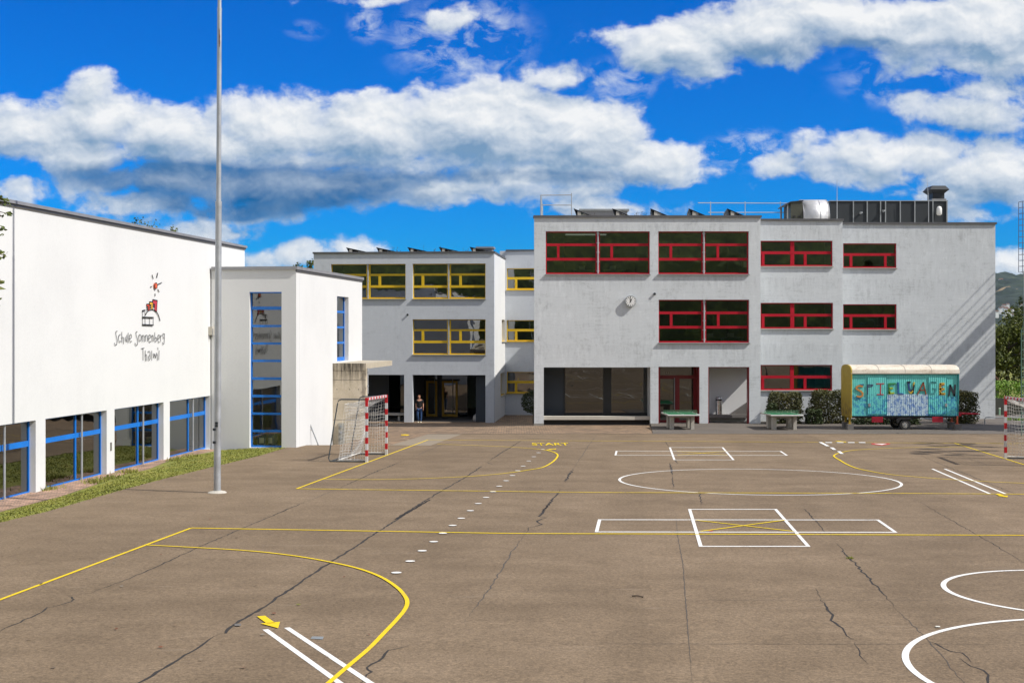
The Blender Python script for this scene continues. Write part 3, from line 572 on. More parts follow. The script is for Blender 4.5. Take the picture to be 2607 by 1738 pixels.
# ground floor openings
X8 = lambda v: c8(v, 0)[0]; zt = FA.uz(1500, c8(0, 208)[1])[1]
ZA = -1.75
O1 = (FA.uz(X8(168), 900)[0], FA.uz(X8(1198), 900)[0], ZA, zt); O2 = (FA.uz(X8(1276), 900)[0], FA.uz(X8(1672), 900)[0], ZA, zt + .03); O3 = (FA.uz(X8(1757), 900)[0], FA.uz(X8(2153), 900)[0], ZA, zt + .02)
hA += [O1, O2, O3]
uA0, uA1 = FA.uz(1360, 700)[0], FA.uz(1936.3, 700)[0]
wm = wall_holes(FA, uA0, uA1, ZA, ROOF - .05, hA, .42)
wm.build('facade', M['red_facade'], mbd)
uB1 = FB.uz(2145, 700)[0]; uC1 = FC.uz(2534, 700)[0]
wall_holes(FB, uA1 - .3, uB1, ZA, ROOF - .05, hB, .4).build('facade', M['red_facade'], mbd); wall_holes(FC, uB1 - .3, uC1, ZA, ROOF - .05, hC, .4).build('facade', M['red_facade'], mbd)
BK = 77.1
FAS = Fr(uA1, 67.42, 0, 1)                                     # right end wall of the front block, open beside the niche
m = MB()
zt3 = FA.uz(1900, c8(0, 250)[1])[1]
for a, b, c, d in ((67.42, 67.55, ZA, ROOF - .05), (67.55, 68.6, zt3, ROOF - .05)):
    m.box(uA1 - .4, uA1 - .002, a, b, c, d)
m.box(uA1 - .4, uA1 - .002, 68.6, 68.99, ZA, ROOF - .05)
lx = lambda y: uA0 + .1 * (y - 67.42)
m.hexa([(lx(67.42), 67.42, ZA), (lx(67.42) + .4, 67.42, ZA), (lx(BK) + .4, BK, ZA), (lx(BK), BK, ZA), (lx(67.42), 67.42, ROOF - .05), (lx(67.42) + .4, 67.42, ROOF - .05), (lx(BK) + .4, BK, ROOF - .05), (lx(BK), BK, ROOF - .05)])
m.box(uB1 - .4, uB1 - .002, 69.4, 71.3, ZA, ROOF - .05); m.box(uC1 - .4, uC1 - .002, 71.7, BK, ZA, ROOF - .05)
m.box(lx(BK) + .0, uC1, BK, BK + .4, ZA, ROOF - .05)
m.box(7.5, 20, BK + .405, 87.2, -2.3, ROOF - .05); m.box(7.4, 20.1, BK + .42, 87.3, ROOF - .049, ROOF)
m.build('side_wall', M['red_facade'], mbd)
m = MB(); m.box(uA0 + .45, uA1 - .45, 67.45, BK - .02, ROOF - .4, ROOF - .12); m.box(uA1 - .45, uB1 - .45, 69.45, BK - .02, ROOF - .4, ROOF - .121); m.box(uB1 - .45, uC1 - .45, 71.75, BK - .02, ROOF - .4, ROOF - .122)
m.build('roof', M['conc'], mbd)
m = MB(); cz0, cz1 = ROOF - .1, ROOF + .01
for fr, a, b in ((FA, uA0 - .04, uA1 + .05), (FB, uA1 + .055, uB1 + .05), (FC, uB1 + .055, uC1 + .06)): m.fbox(fr, a, b, -.08, .45, cz0, cz1)
m.box(uC1 - .4, uC1 + .06, 71.75, BK + .4, cz0, cz1); m.box(uB1 - .4, uB1 + .05, 69.45, 71.22, cz0, cz1 - .001); m.box(uA1 - .4, uA1 + .05, 67.46, 68.91, cz0, cz1 - .001)
m.hexa([(lx(67.45) - .05, 67.45, cz0), (lx(67.45) + .4, 67.45, cz0), (lx(BK) + .4, BK, cz0), (lx(BK) - .05, BK, cz0), (lx(67.45) - .05, 67.45, cz1), (lx(67.45) + .4, 67.45, cz1), (lx(BK) + .4, BK, cz1), (lx(BK) - .05, BK, cz1)])
m.build('coping', M['coping_dark'], mbd)
m = MB(); pz = FA.uz(1400, c8(0, 748)[1])[1]
for a, b in ((uA0, O1[0]), (O1[1], O2[0]), (O2[1], O3[0]), (O3[1], uA1)): m.box(a - .012, b + .012, 66.985, 67.43, ZA, pz)
m.build('plinth', M['plinth'], mbd)
# interiors
m = MB()
for z in (2.35, 5.85):
    m.box(uA0 + 1.7, uA1 - .45, 67.5, BK - .1, z - .3, z); m.box(uA1 - .4, uB1 - .45, 69.5, BK - .1, z - .3, z - .001); m.box(uB1 - .4, uC1 - .45, 71.8, BK - .1, z - .3, z - .002)
m.build('floor_slab', M['int_floor'], mbd)
m = MB()
for z0, z1 in ((2.36, 5.54), (5.86, 8.88)):
    m.box(uA0 + 1.8, uA1 - .45, 73.6, 73.8, z0, z1); m.box(uA1 - .4, uB1 - .45, 75., 75.2, z0, z1); m.box(uB1 - .4, uC1 - .45, 77., 77.2, z0, z1); m.box(uA1 - .6, uA1 - .45, 69.5, 75, z0, z1); m.box(6.9, 7.1, 67.5, 73.6, z0, z1); m.box(21.4, 21.6, 71.8, 77, z0, z1)
m.box(13.5, 17.2, 74.8, 75, -1.4, 2.0)
m.build('partition_wall', M['interior'], mbd)
for x0, x1, y, z in ((2.8, 5.0, 69, 8.6), (2.9, 5.1, 71.2, 8.6), (5.7, 7.8 - .9, 69.2, 8.6), (7.7, 9.1, 69, 8.6), (10, 11.7, 69, 8.6), (8.2, 9.6, 69, 5.25), (9.9, 11.6, 70, 5.25), (13.6, 16.2, 71, 8.6), (19, 20.6, 73.3, 8.6), (13.6, 16, 71, 5.25)):
    m = MB(); m.box(x0, x1, y, y + .16, z, z + .07); m.build('ceiling_lamp', M['lamp_w'], mbd)
m = MB(); m.box(9.75, 11.2, 73.45, 73.58, 3.3, 4.3, M['black']); m.box(9.7, 11.25, 73.5, 73.59, 3.25, 4.35, M['wood']); m.build('blackboard', None, mbd)
for x, y, z in ((9.9, 68.4, 2.36), (11., 68.6, 2.36), (3.2, 68.2, 5.86), (4.8, 68.3, 5.86), (22.5, 73, 5.86)):
    m = MB(); m.box(x, x + 1.1, y, y + .6, z + .7, z + .74, M['conc_lt']); m.box(x + .03, x + .07, y + .05, y + .55, z, z + .7, M['grey_metal']); m.box(x + 1.03, x + 1.07, y + .05, y + .55, z, z + .7, M['grey_metal']); m.box(x + .3, x + .6, y + .2, y + .5, z + .75, z + .95, M['paper']); m.build('desk', None, mbd)
# recessed ground floor: glazing, bench, door, niche
YR = 68.75
m = MB(); zb = FA.uz(1500, c8(0, 668)[1])[1] - .02
m.box(O1[0] - .3, FA.uz(X8(366), 900)[0] + .06, YR, YR + .2, ZA, zt + .3); m.build('slate_panel', M['panel_blue'], mbd)
gx = [FA.uz(X8(v), 900)[0] * YR / 67 for v in (366, 742, 820, 1215)]
m = MB(); m.box(gx[1], gx[2], YR - .05, YR + .12, ZA, zt + .3); m.box(gx[0] - .03, gx[0] + .05, YR - .05, YR + .1, ZA, zt + .3); m.box(gx[0] - .03, gx[3], YR - .045, YR + .1, zb - .15, zb + .03); m.box(gx[0] - .03, gx[3], YR - .04, YR + .1, -1.2, zb - .3)
f = m.build('glazed_front', M['dark_frame'], mbd)
for a, b in ((gx[0], gx[1]), (gx[2], gx[3])):
    m = MB(); m.poly([(a, YR, zb), (b, YR, zb), (b, YR, zt + .3), (a, YR, zt + .3)]); m.build('pane', G_DARK, f, flip=False)
m = MB(); m.box(O1[0] - .1, O3[1] + .3, 67.45, 69.9, zt + .32, zt + .6); m.build('soffit', M['conc'], mbd)
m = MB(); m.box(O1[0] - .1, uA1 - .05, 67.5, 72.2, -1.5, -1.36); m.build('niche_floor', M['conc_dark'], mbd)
for a_, b_, y_ in ((O1[0] - .25, O1[0] - .01, 69), (O1[1] + .02, O2[0] - .02, 71), (O2[1] + .02, O3[0] - .02, 71)):
    m = MB(); m.box(a_, b_, 67.45, y_, ZA, zt + .3); m.build('cross_wall', M['red_facade'], mbd)
m = MB(); m.box(O1[0] - .1, O2[0] - .3, 72, 72.2, -1.4, zt + .3); m.box(O1[0], O1[1] + .2, 71.98, 72.0, -1.4, 0.2, M['dark_frame']); m.build('lobby_wall', M['interior'], mbd)
bzt = FA.uz(1500, c8(0, 679)[1])[1] - .035
m = MB(); m.box(O1[0] + .0, O1[1], 67.27, 67.85, bzt - .17, bzt); m.build('bench', M['conc_lt'], mbd)
m = MB(); m.box(O1[0], O1[1], 67.6, 67.8, -1.4, bzt - .175); m.build('bench_shade', M['black'], mbd)  # black box painted in for the shade under the bench
# entrance door
YD = 68.3
dx = lambda v: FA.uz(X8(v), 900)[0] * YD / 67; dz = lambda v: EYE + (CY - c8(0, v)[1]) * YD / FPX
m = MB(); m.box(dx(1270), dx(1292), YD - .05, YD + .06, -1.38, zt + .3); m.box(dx(1612), dx(1680), YD - .05, YD + .06, -1.38, zt + .3); m.box(dx(1292), dx(1612), YD - .055, YD + .06, dz(318), dz(284)); m.box(dx(1436), dx(1478), YD - .06, YD + .05, -1.3, dz(318)); m.box(dx(1292), dx(1612), YD - .058, YD + .05, -1.38, -1.2); m.box(O2[1] + .03, O2[1] - .02, 67.3, YD, -1.4, zt)
d = m.build('entrance_door', M['dark_red'], mbd, label='dark red double glass door')
m = MB(); m.poly([(dx(1280), YD + .02, -1.3), (dx(1660), YD + .02, -1.3), (dx(1660), YD + .02, zt + .3), (dx(1280), YD + .02, zt + .3)]); m.build('pane', G_DARK, d, flip=False)
m = MB(); m.tube([(dx(1428), YD - .13, dz(610)), (dx(1428), YD - .13, dz(310))], .022, 8); m.tube([(dx(1428), YD - .13, dz(590)), (dx(1428), YD, dz(590))], .015, 6); m.tube([(dx(1428), YD - .13, dz(330)), (dx(1428), YD, dz(330))], .015, 6); m.build('handle', M['steel'], d)
m = MB(); m.box(dx(1352), dx(1396), YD + .5, YD + .53, dz(276), dz(250), M['green_top']); m.box(dx(1358), dx(1370), YD + .49, YD + .5, dz(270), dz(256), M['white_p']); m.box(dx(1378), dx(1390), YD + .49, YD + .5, dz(270), dz(256), M['white_p']); m.build('exit_sign', None, mbd)
m = MB(); m.box(O2[0] - .004, O2[0] + .05, 67.02, 67.4, -1.36, zt); m.box(O2[1] - .05, O2[1] + .004, 67.02, 67.4, -1.36, zt); m.box(O3[0] - .004, O3[0] + .04, 67.02, 67.4, -1.36, zt); m.box(O3[1] - .06, O3[1] + .004, 67.02, 67.4, -1.36, zt); m.box(O3[0], O3[1], 67.025, 67.35, zt - .02, zt + .018); m.build('door_lining', M['dark_red'], mbd)
# open niche on the right with a low ledge
m = MB(); m.box(O3[0] - .3, uA1 - .41, 68.6, 68.8, -1.36, zt + .3); m.build('niche_wall', M['white'], mbd)
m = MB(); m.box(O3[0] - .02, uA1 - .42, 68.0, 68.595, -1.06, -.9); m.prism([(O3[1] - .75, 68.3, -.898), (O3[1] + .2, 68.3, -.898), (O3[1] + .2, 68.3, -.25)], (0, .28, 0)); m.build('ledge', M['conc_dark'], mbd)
# wall clock, lamp, bin, papers
cc = at(*c7(1005, 1088), 67); rc = .285
t = thing('wall_clock', 'round white wall clock with black hands on the grey facade', 'clock', (cc.x, 67, cc.z))
m = MB(); m.disc((cc.x, 67.0, cc.z), (0, -1, 0), rc, .17, 40); m.build('case', M['grey_metal'], t)
m = MB(); m.disc((cc.x, 66.832, cc.z), (0, -1, 0), rc * .88, .004, 40); m.build('dial', M['white_p'], t)
m = MB()
for k in range(12):
    a = k * math.pi / 6; r0, r1, w = rc * .66, rc * .84, .011 if k % 3 else .017; e = Vector((math.sin(a), 0, math.cos(a))); s = Vector((math.cos(a), 0, -math.sin(a)))
    b = Vector((cc.x, 66.822, cc.z)); m.prism([b + e * r0 - s * w, b + e * r1 - s * w, b + e * r1 + s * w, b + e * r0 + s * w], (0, .004, 0))
m.build('hour_marks', M['black'], t)
for nm, a, L, w, y in (('minute_hand', R(-8), rc * .78, .016, 66.816), ('hour_hand', R(27), rc * .5, .022, 66.812)):
    m = MB(); e = Vector((math.sin(a), 0, math.cos(a))); s = Vector((math.cos(a), 0, -math.sin(a))); b = Vector((cc.x, y, cc.z)); m.prism([b - e * .05 - s * w, b + e * L - s * w * .7, b + e * L + s * w * .7, b - e * .05 + s * w], (0, .003, 0)); m.build(nm, M['black'], t)
def wall_lamp(p, n, label):
    t = thing('wall_lamp', label, 'lamp', p); p = Vector(p); m = MB(); m.disc(p, n, .06, .05, 14); m.build('base', M['grey_metal'], t)
    m = MB(); m.tube([p + Vector(n) * .05, p + Vector(n) * .085], [.06, .07], 12); m.build('head', M['dark_metal'], t)
wall_lamp(at(*c7(1237, 1018), 67), (0, -1, 0), 'small dark round lamp on the grey wall right of the clock')
u, z = FD.uz(1038, 801); wall_lamp(FD.P(u, 0, z), tuple(Vector((-FD.n.x, -FD.n.y, 0))), 'small dark round lamp on the wall of the yellow-windowed wing')
t = thing('litter_bin', 'tall stainless steel bin standing in the open niche', 'bin', (at(1830, 1000, 68.25).x, 68.25, -.9)); l0 = WL[t.name]
m = MB(); m.lathe(l0, [(.17, 0), (.17, .72)], 24); m.build('body', M['bright_steel'], t, smooth=True); m = MB(); m.lathe(l0 + Vector((0, 0, .722)), [(.165, 0), (.165, .07)], 24); m.build('slot_band', M['black'], t)
m = MB(); m.lathe(l0 + Vector((0, 0, .794)), [(.172, 0), (.172, .06), (.15, .1), (.08, .125)], 24); m.build('lid', M['bright_steel'], t, smooth=True)
# ------------------------------------------------------------------ yellow-windowed wing
yw = thing('school_wing', 'grey two-wing school block with yellow window frames beyond the plaza', 'building', (-6, 82, -2.3))
hD = []; ZD = -2.45
X5 = lambda v: c5(v, 0)[0]; Y5 = lambda v: c5(0, v)[1]
def yel(x0, x1, y0, y1, mull, t1, t2, vs, post, label): W(FD, (X5(x0), X5(x1), Y5(y0), Y5(y1)), hD, .23, [(Y5(t1[0]), Y5(t1[1]), X5(x0), X5(x1)), (Y5(t2[0]), Y5(t2[1]), X5(x0), X5(x1)), (Y5(y1 - 14), Y5(y1), X5(x0), X5(x1))], [(X5(mull[0]), X5(mull[1]), Y5(y0), Y5(y1))] + [(X5(a), X5(b), Y5(t1[1]), Y5(t2[0])) for a, b in vs], M['yellow'], G_YEL, yw, postp=[X5(post)], sill=.1, label=label)
yel(245, 990, 284, 630, (600, 640), (383, 403), (496, 520), ((350, 372), (720, 745)), 617, 'yellow window, top floor, half hidden by the white annex')
yel(1060, 1788, 280, 630, (1405, 1443), (378, 400), (496, 520), ((1150, 1176), (1526, 1551)), 1422, 'yellow window on the top floor beside the corner')
yel(1060, 1788, 834, 1187, (1405, 1443), (932, 952), (1046, 1071), ((1150, 1176), (1526, 1551)), 1422, 'yellow window on the middle floor')
zo = FD.uz(1100, Y5(1388))[1]; uo = lambda v: FD.uz(X5(v), 1000)[0]
hD += [(uo(150), uo(976), ZD, zo), (uo(1060), uo(1787), ZD, zo)]
ZT = FD.uz(1258, 639.5)[1]; uD0 = FD.uz(798.5, 700)[0]
wall_holes(FD, uD0, 0, ZD, ZT - .06, hD, .45).build('facade', M['yel_facade'], yw)
LS = 7.62
hS = []; z1, z0 = FE.uz(1300, Y5(840))[1], FE.uz(1300, Y5(1052))[1]; hS.append((LS - 2.4, LS - .06, z0, z1)); z3, z2 = FE.uz(1300, Y5(1357))[1], FE.uz(1300, Y5(1578))[1]; hS.append((LS - 3.2, LS - .06, z2, z3))
wall_holes(FDS, .45, LS, ZD, ZT - .06, hS, .4).build('side_wall', M['white'], yw)
for r in hS: window(FDS, r, .3, [((r[2] + r[3]) / 2 - .05, (r[2] + r[3]) / 2 + .05, r[0], r[1])], [((r[0] + r[1]) / 2 - .05, (r[0] + r[1]) / 2 + .05, r[2], r[3])], M['yellow'], G_YEL, yw, sill=.1, sill_m=M['conc'])
hE = []
EX = lambda v: 780 + v * .2551
for y0, y1, t1 in ((326, 540, (413, 437)), (842, 1055, (930, 954)), (1357, 1572, (1447, 1470))): W(FE, (EX(2000), EX(2460), Y5(y0), Y5(y1 - 3)), hE, .12, [(Y5(t1[0]), Y5(t1[1]), EX(2000), EX(2460)), (Y5(y1 - 15), Y5(y1), EX(2000), EX(2460))], [(EX(2081), EX(2105), Y5(t1[1]), Y5(y1)), (EX(2340), EX(2364), Y5(t1[1]), Y5(y1))], M['yellow'], G_YEL, yw, sill=.1, sill_m=M['yellow'])
ZE = FE.uz(1300, 635.5)[1]
wall_holes(FE, 0, 9, ZD, ZE - .06, hE, .4).build('facade', M['yel_facade'], yw)
m = MB()
m.hexa([FD.P(uD0, .45, ZD), FD.P(uD0 + .4, .45, ZD), FD.P(uD0 + .4, 16, ZD), FD.P(uD0, 16, ZD), FD.P(uD0, .45, ZT - .06), FD.P(uD0 + .4, .45, ZT - .06), FD.P(uD0 + .4, 16, ZT - .06), FD.P(uD0, 16, ZT - .06)])
m.fbox(FD, uD0, 0, 16, 16.4, ZD, ZT - .06); m.fbox(FE, 8.6, 9, .41, 8, ZD, ZE - .06); m.fbox(FE, 0, 9, 8, 8.4, ZD, ZE - .06); m.fbox(FE, -.4, 0, .41, 8, ZT, ZE - .06)
m.build('rear_wall', M['yel_facade'], yw)
m = MB(); m.fbox(FD, uD0 + .42, -.42, .46, 15.98, ZT - .45, ZT - .12); m.fbox(FE, .02, 8.58, .42, 7.98, ZE - .45, ZE - .12); m.build('roof', M['conc'], yw)
m = MB()
for z in (1.25, 4.72): m.fbox(FD, uD0 + .45, -.45, .5, 15.9, z - .3, z); m.fbox(FE, .05, 8.5, .45, 7.9, z - .3, z - .001)
m.build('floor_slab', M['int_floor'], yw)
m = MB()
for z0_, z1_ in ((1.26, 4.4), (4.73, 7.9)): m.fbox(FD, uD0 + .45, -.5, 6.5, 6.7, z0_, z1_); m.fbox(FD, -6.2, -6., .5, 6.5, z0_, z1_); m.fbox(FE, .1, 8.5, 5, 5.2, z0_, z1_)
m.fbox(FE, .1, 8.5, 5, 5.2, -2.3, .9)
m.build('partition_wall', M['interior'], yw)
for u0_, u1_, d_, z_ in ((-5.2, -3.4, 1.8, 7.65), (-2.6, -1.2, 1.8, 7.65), (-9.5, -7.6, 1.8, 7.65), (-4.6, -3, 2, 4.1), (.9, 2.4, 2, 7.9)):
    m = MB(); m.fbox(FD if u1_ < 0 else FE, u0_, u1_, d_, d_ + .16, z_, z_ + .07); m.build('ceiling_lamp', M['lamp_w'], yw)
m = MB(); m.fbox(FD, uD0 - .05, .05, -.085, .48, ZT - .11, ZT); m.fbox(FDS, .49, LS + .0, -.05, .4, ZT - .11, ZT - .001); m.fbox(FE, .06, 9, -.07, .44, ZE - .1, ZE); m.build('coping', M['coping_dark'], yw)
# recessed entrance
D5 = 5.2
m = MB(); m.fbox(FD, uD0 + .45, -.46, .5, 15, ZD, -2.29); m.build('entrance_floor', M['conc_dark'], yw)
for a_, b_ in ((uo(980), uo(1056)), (-1.2, -.6)): m = MB(); m.fbox(FD, a_, b_, .455, D5 - .1, -2.3, zo + .2); m.build('entrance_side_wall', M['panel_blue'], yw)
m = MB(); m.fbox(FD, uo(1600), -.5, D5 - .05, D5 + .15, -2.3, zo + .6); m.build('slate_panel', M['panel_blue'], yw)
ud = lambda px: FD.uz(px, 1000, D5)[0]; zd = lambda py: FD.uz(1100, py, D5)[1]
q4 = lambda x: 820 + x * .2338; r4 = lambda y: 940 + y * .2338
for a, b, lb in ((1133, 1255, 'left leaf'), (1306, 1477, 'right leaf')):
    m = MB(); u0_, u1_ = ud(q4(a)), ud(q4(b)); z0_, z1_ = -2.27, zd(r4(125)); w_ = .14
    m.fbox(FD, u0_, u0_ + w_, D5 - .06, D5 + .06, z0_, z1_); m.fbox(FD, u1_ - w_, u1_, D5 - .06, D5 + .06, z0_, z1_); m.fbox(FD, u0_ + w_, u1_ - w_, D5 - .055, D5 + .06, z1_ - w_, z1_); m.fbox(FD, u0_ + w_, u1_ - w_, D5 - .055, D5 + .06, z0_, z0_ + .16)
    d = m.build('entrance_door', M['brown'], yw, label='ochre framed glass door, ' + lb)
    m = MB(); m.poly([FD.P(u0_ + .1, D5, z0_ + .1), FD.P(u1_ - .1, D5, z0_ + .1), FD.P(u1_ - .1, D5, z1_ - .1), FD.P(u0_ + .1, D5, z1_ - .1)]); m.build('pane', G_BLUE, d, flip=False)
    m = MB(); uu = (u0_ + u1_) / 2 + .2; m.tube([FD.P(uu, D5 - .1, -2), FD.P(uu, D5 - .1, .2)], .02, 6); m.build('handle', M['steel'], d)
m = MB(); m.fbox(FD, ud(q4(1255)), ud(q4(1306)), D5 - .04, D5 + .1, -2.29, zo + .5); m.fbox(FD, ud(q4(1000)), ud(q4(1500)), D5 - .03, D5 + .1, zd(r4(125)), zd(r4(125)) + .12); m.build('door_post', M['dark_frame'], yw)
m = MB()
for a, b, z0_, z1_ in ((q4(985), q4(1133), -2.28, zo + .5), (q4(1477), X5(1605), -2.28, zo + .5), (q4(1133), q4(1477), zd(r4(125)) + .12, zo + .5), (820, q4(893), -2.28, zo + .5)): m.poly([FD.P(ud(a), D5 + .02, z0_), FD.P(ud(b), D5 + .02, z0_), FD.P(ud(b), D5 + .02, z1_), FD.P(ud(a), D5 + .02, z1_)])
m.build('entrance_glazing', G_DARK, yw, flip=False)
m = MB(); m.fbox(FD, uo(150), uo(970), 1.1, 1.6, -1.95, -1.8); m.fbox(FD, uo(300), uo(320), 1.2, 1.5, -2.29, -1.951); m.fbox(FD, uo(880), uo(900), 1.2, 1.5, -2.29, -1.951); m.build('bench', M['conc_lt'], yw)
m = MB(); m.fbox(FD, uo(150), uo(740), 3, 3.1, -2.29, zo + .4); m.build('screen_wall', M['panel_blue'], yw)
p = FD.P(FD.uz(1215, 1060, 1.2)[0], 1.2, -2.3); m = MB(); bm = bmesh.new(); bmesh.ops.create_icosphere(bm, subdivisions=2, radius=.3)
for v in bm.verts: v.co = v.co * random.uniform(.88, 1.1); v.co.z = max(-.12, v.co.z) * 1.25; v.co += p + Vector((0, 0, .15))
m.v = [v.co.copy() for v in bm.verts]; m.f = [tuple(v.index for v in f.verts) for f in bm.faces]; m.mi = [0] * len(m.f); bm.free()
setp(m.build('boulder', M['stone'], loc=p, smooth=True), 'pale rounded stone on the floor of the shaded entrance', 'boulder')
# ------------------------------------------------------------------ white sports hall
hall = thing('sports_hall', 'large white sports hall with blue-framed windows along its foot', 'building', (wallx(42), 42, -1.1))
UG = math.sqrt(1 + GK * GK); hG = []; ZW0, ZW1 = -1.125, .93; ZH = 6.92
bays = [(-3, 0)]; starts = [37.66 - 4.635 * k for k in (3, 2, 1)] + [37.66, 42.3, 46.93]
for k, y0 in enumerate(starts):
    y1 = y0 + 4.06; u0_, u1_ = y0 * UG, y1 * UG; hG.append((u0_, u1_, ZW0, ZW1)); mu = u0_ + (u1_ - u0_) * .565; d_ = .2
    vb = [(mu - .035, mu + .035, ZW0, ZW1)]
    if k == 2: vb = [(mu - .24, mu - .02, ZW0, ZW1)]; hb = [(.2, .36, mu, u1_)]
    else: hb = [(.2, .34, u0_, u1_)]
    w = window(FG, (u0_, u1_, ZW0, ZW1), d_, hb, vb, M['blue'], G_BLUE, hall, sill=0, edge=.042, dn=.015, df=.03, label='blue framed door with a side light' if k == 2 else None)
    m = MB(); m.tube([FG.P(mu + .22, d_ - .1, ZW0), FG.P(mu + .22, d_ - .1, ZW1)], .035, 8); m.build('blind_rail', M['steel'], w)
    m = MB(); m.fbox(FG, u0_, u1_, d_ + .65, d_ + .67, ZW0, ZW1); m.build('inner_blind', mat('green_grey_wall', (.16, .19, .15), .9), w) if k == 5 else None
UE = 55.1 * UG
wall_holes(FG, 18 * UG, UE, -1.7, ZH - .02, hG, .45).build('facade', M['white'], hall)
m = MB(); m.fbox(FG, UE - .4, UE, .46, 22, -1.7, ZH - .02); m.fbox(FG, 18 * UG, 18 * UG + .4, .46, 22, -1.7, ZH - .02); m.fbox(FG, 18 * UG, UE, 22, 22.4, -1.7, ZH - .02); m.build('side_wall', M['white'], hall)
m = MB(); m.fbox(FG, 18 * UG + .41, UE - .41, .47, 21.98, ZH - .5, ZH - .1); m.build('roof', M['conc'], hall)
m = MB(); m.fbox(FG, 18 * UG + .41, UE - .41, .47, 21.9, -1.3, -1.12, M['int_floor']); m.fbox(FG, 18 * UG + .45, UE - .45, 9, 9.2, -1.1, 6, M['interior']); m.build('interior', None, hall)
m = MB(); m.fbox(FG, 18 * UG, UE + .05, -.1, .5, ZH - .02, ZH + .07); m.fbox(FG, UE - .4, UE + .05, .5, 22.4, ZH - .02, ZH + .069); m.build('coping', M['coping'], hall)
m = MB(); m.fbox(FG, 18 * UG, 44.2 * UG, .12, .5, ZH + .071, ZH + .11); m.build('roof_upstand', M['grey_metal'], hall)
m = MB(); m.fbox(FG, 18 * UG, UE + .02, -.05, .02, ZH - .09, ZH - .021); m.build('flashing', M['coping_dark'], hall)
u_, z_ = FG.uz(282, 1136); m = MB(); m.fbox(FG, u_ - .05, u_ + .05, -.02, .02, z_ - .13, z_ + .13); m.build('key_box', M['conc_dark'], hall)
u_, z_ = FG.uz(537, 842); t = thing('wall_light', 'small pale box light at the corner of hall and annex', 'lamp', FG.P(u_ - .15, 0, z_)); m = MB(); m.fbox(FG, u_ - .3, u_ - .02, -.16, 0, z_ - .16, z_ + .16); m.build('housing', M['conc_lt'], t); m = MB(); m.fbox(FG, u_ - .28, u_ - .22, -.18, -.161, z_ - .22, z_ + .1); m.build('bracket', M['grey_metal'], t)
# ------------------------------------------------------------------ school sign on the hall
sg = thing('wall_sign', 'school emblem with sun and hill above the hand-lettered school name', 'sign', FG.P(FG.uz(350, 800)[0], 0, 3.5))
def sp(x, y, d=-.03):
    u, z = FG.uz(270 + x * .16585, 680 + y * .16585); return FG.P(u, d, z)
def stroke(mb, pts, r, m=None):
    P = [sp(*p) for p in pts]; P = smooth(P, 4) if len(P) > 2 else P
    mb.tube(P, r, 5, m)
LET = [[(160, 985), (150, 980), (138, 1000), (140, 1040), (152, 1090), (158, 1140), (150, 1185), (135, 1195), (120, 1180), (118, 1160)], [(212, 1035), (195, 1035), (182, 1065), (180, 1105), (190, 1140), (205, 1145), (215, 1130)], [(230, 990), (230, 1160)], [(230, 1085), (245, 1075), (255, 1090), (257, 1180)], [(283, 1070), (283, 1112), (293, 1128), (305, 1112)], [(307, 1040), (305, 1155)], [(327, 1005), (326, 1165)], [(352, 1095), (378, 1080), (375, 1040), (362, 1030), (350, 1055), (347, 1105), (358, 1140), (372, 1148), (382, 1130)],
 [(468, 995), (458, 985), (448, 1005), (450, 1045), (465, 1090), (475, 1140), (468, 1190), (452, 1198), (435, 1180), (432, 1160)], [(500, 1035), (492, 1060), (492, 1105), (502, 1128), (518, 1128), (527, 1100), (525, 1060), (515, 1035), (500, 1035)], [(545, 1040), (543, 1145)], [(545, 1065), (560, 1045), (570, 1060), (572, 1145)], [(592, 1040), (592, 1140)], [(592, 1065), (608, 1040), (622, 1060), (625, 1140)], [(645, 1095), (670, 1080), (668, 1045), (655, 1035), (645, 1055), (642, 1110), (652, 1145), (668, 1148), (676, 1130)], [(692, 1040), (693, 1145)], [(692, 1065), (706, 1045), (713, 1065), (714, 1140)], [(736, 1000), (738, 1140)], [(738, 1090), (755, 1075), (765, 1100), (760, 1135), (740, 1142)], [(785, 1095), (808, 1085), (806, 1045), (795, 1040), (785, 1060), (784, 1120), (793, 1150), (812, 1150)], [(825, 1040), (827, 1145)], [(827, 1070), (838, 1045), (845, 1050)], [(885, 1020), (865, 1020), (860, 1050), (868, 1085), (882, 1085)], [(886, 1020), (884, 1100), (880, 1160), (872, 1182), (860, 1175), (857, 1150)],
 [(530, 1247), (575, 1240)], [(555, 1247), (557, 1430)], [(590, 1275), (592, 1445)], [(592, 1350), (605, 1340), (612, 1360), (614, 1440)], [(632, 1300), (648, 1290), (662, 1310), (665, 1410)], [(662, 1350), (640, 1370), (640, 1410), (652, 1425), (665, 1405)], [(690, 1280), (690, 1430)], [(712, 1320), (722, 1390)], [(722, 1390), (733, 1325)], [(733, 1325), (748, 1395)], [(748, 1395), (768, 1310)], [(775, 1330), (775, 1435)], [(783, 1230), (785, 1270)], [(803, 1275), (798, 1425)]]
m = MB()
for l in LET: stroke(m, l, .0095)
m.build('lettering', M['black'], sg)
m = MB()
for l in ([(695, 120), (712, 180)], [(780, 88), (765, 165)], [(787, 262), (843, 237)], [(672, 303), (693, 296)], [(783, 340), (803, 380)], [(741, 405), (741, 445)]): stroke(m, l, .015)
m.build('sun_rays', M['black'], sg)
m = MB(); m.prism([sp(742 + 19 * math.cos(a), 285 + 46 * math.sin(a), -.02) for a in [k * math.pi / 12 for k in range(24)]], FG.P(0, -.04, 0) - FG.P(0, 0, 0), mat('sign_orange', (.80, .13, .05), .5)); P = [sp(742 + 19 * math.cos(a), 285 + 46 * math.sin(a), -.06) for a in [k * math.pi / 12 for k in range(25)]]; m.tube(P, .014, 5, M['black']); m.build('sun_disc', None, sg)
m = MB(); off = FG.P(0, -.012, 0) - FG.P(0, 0, 0)
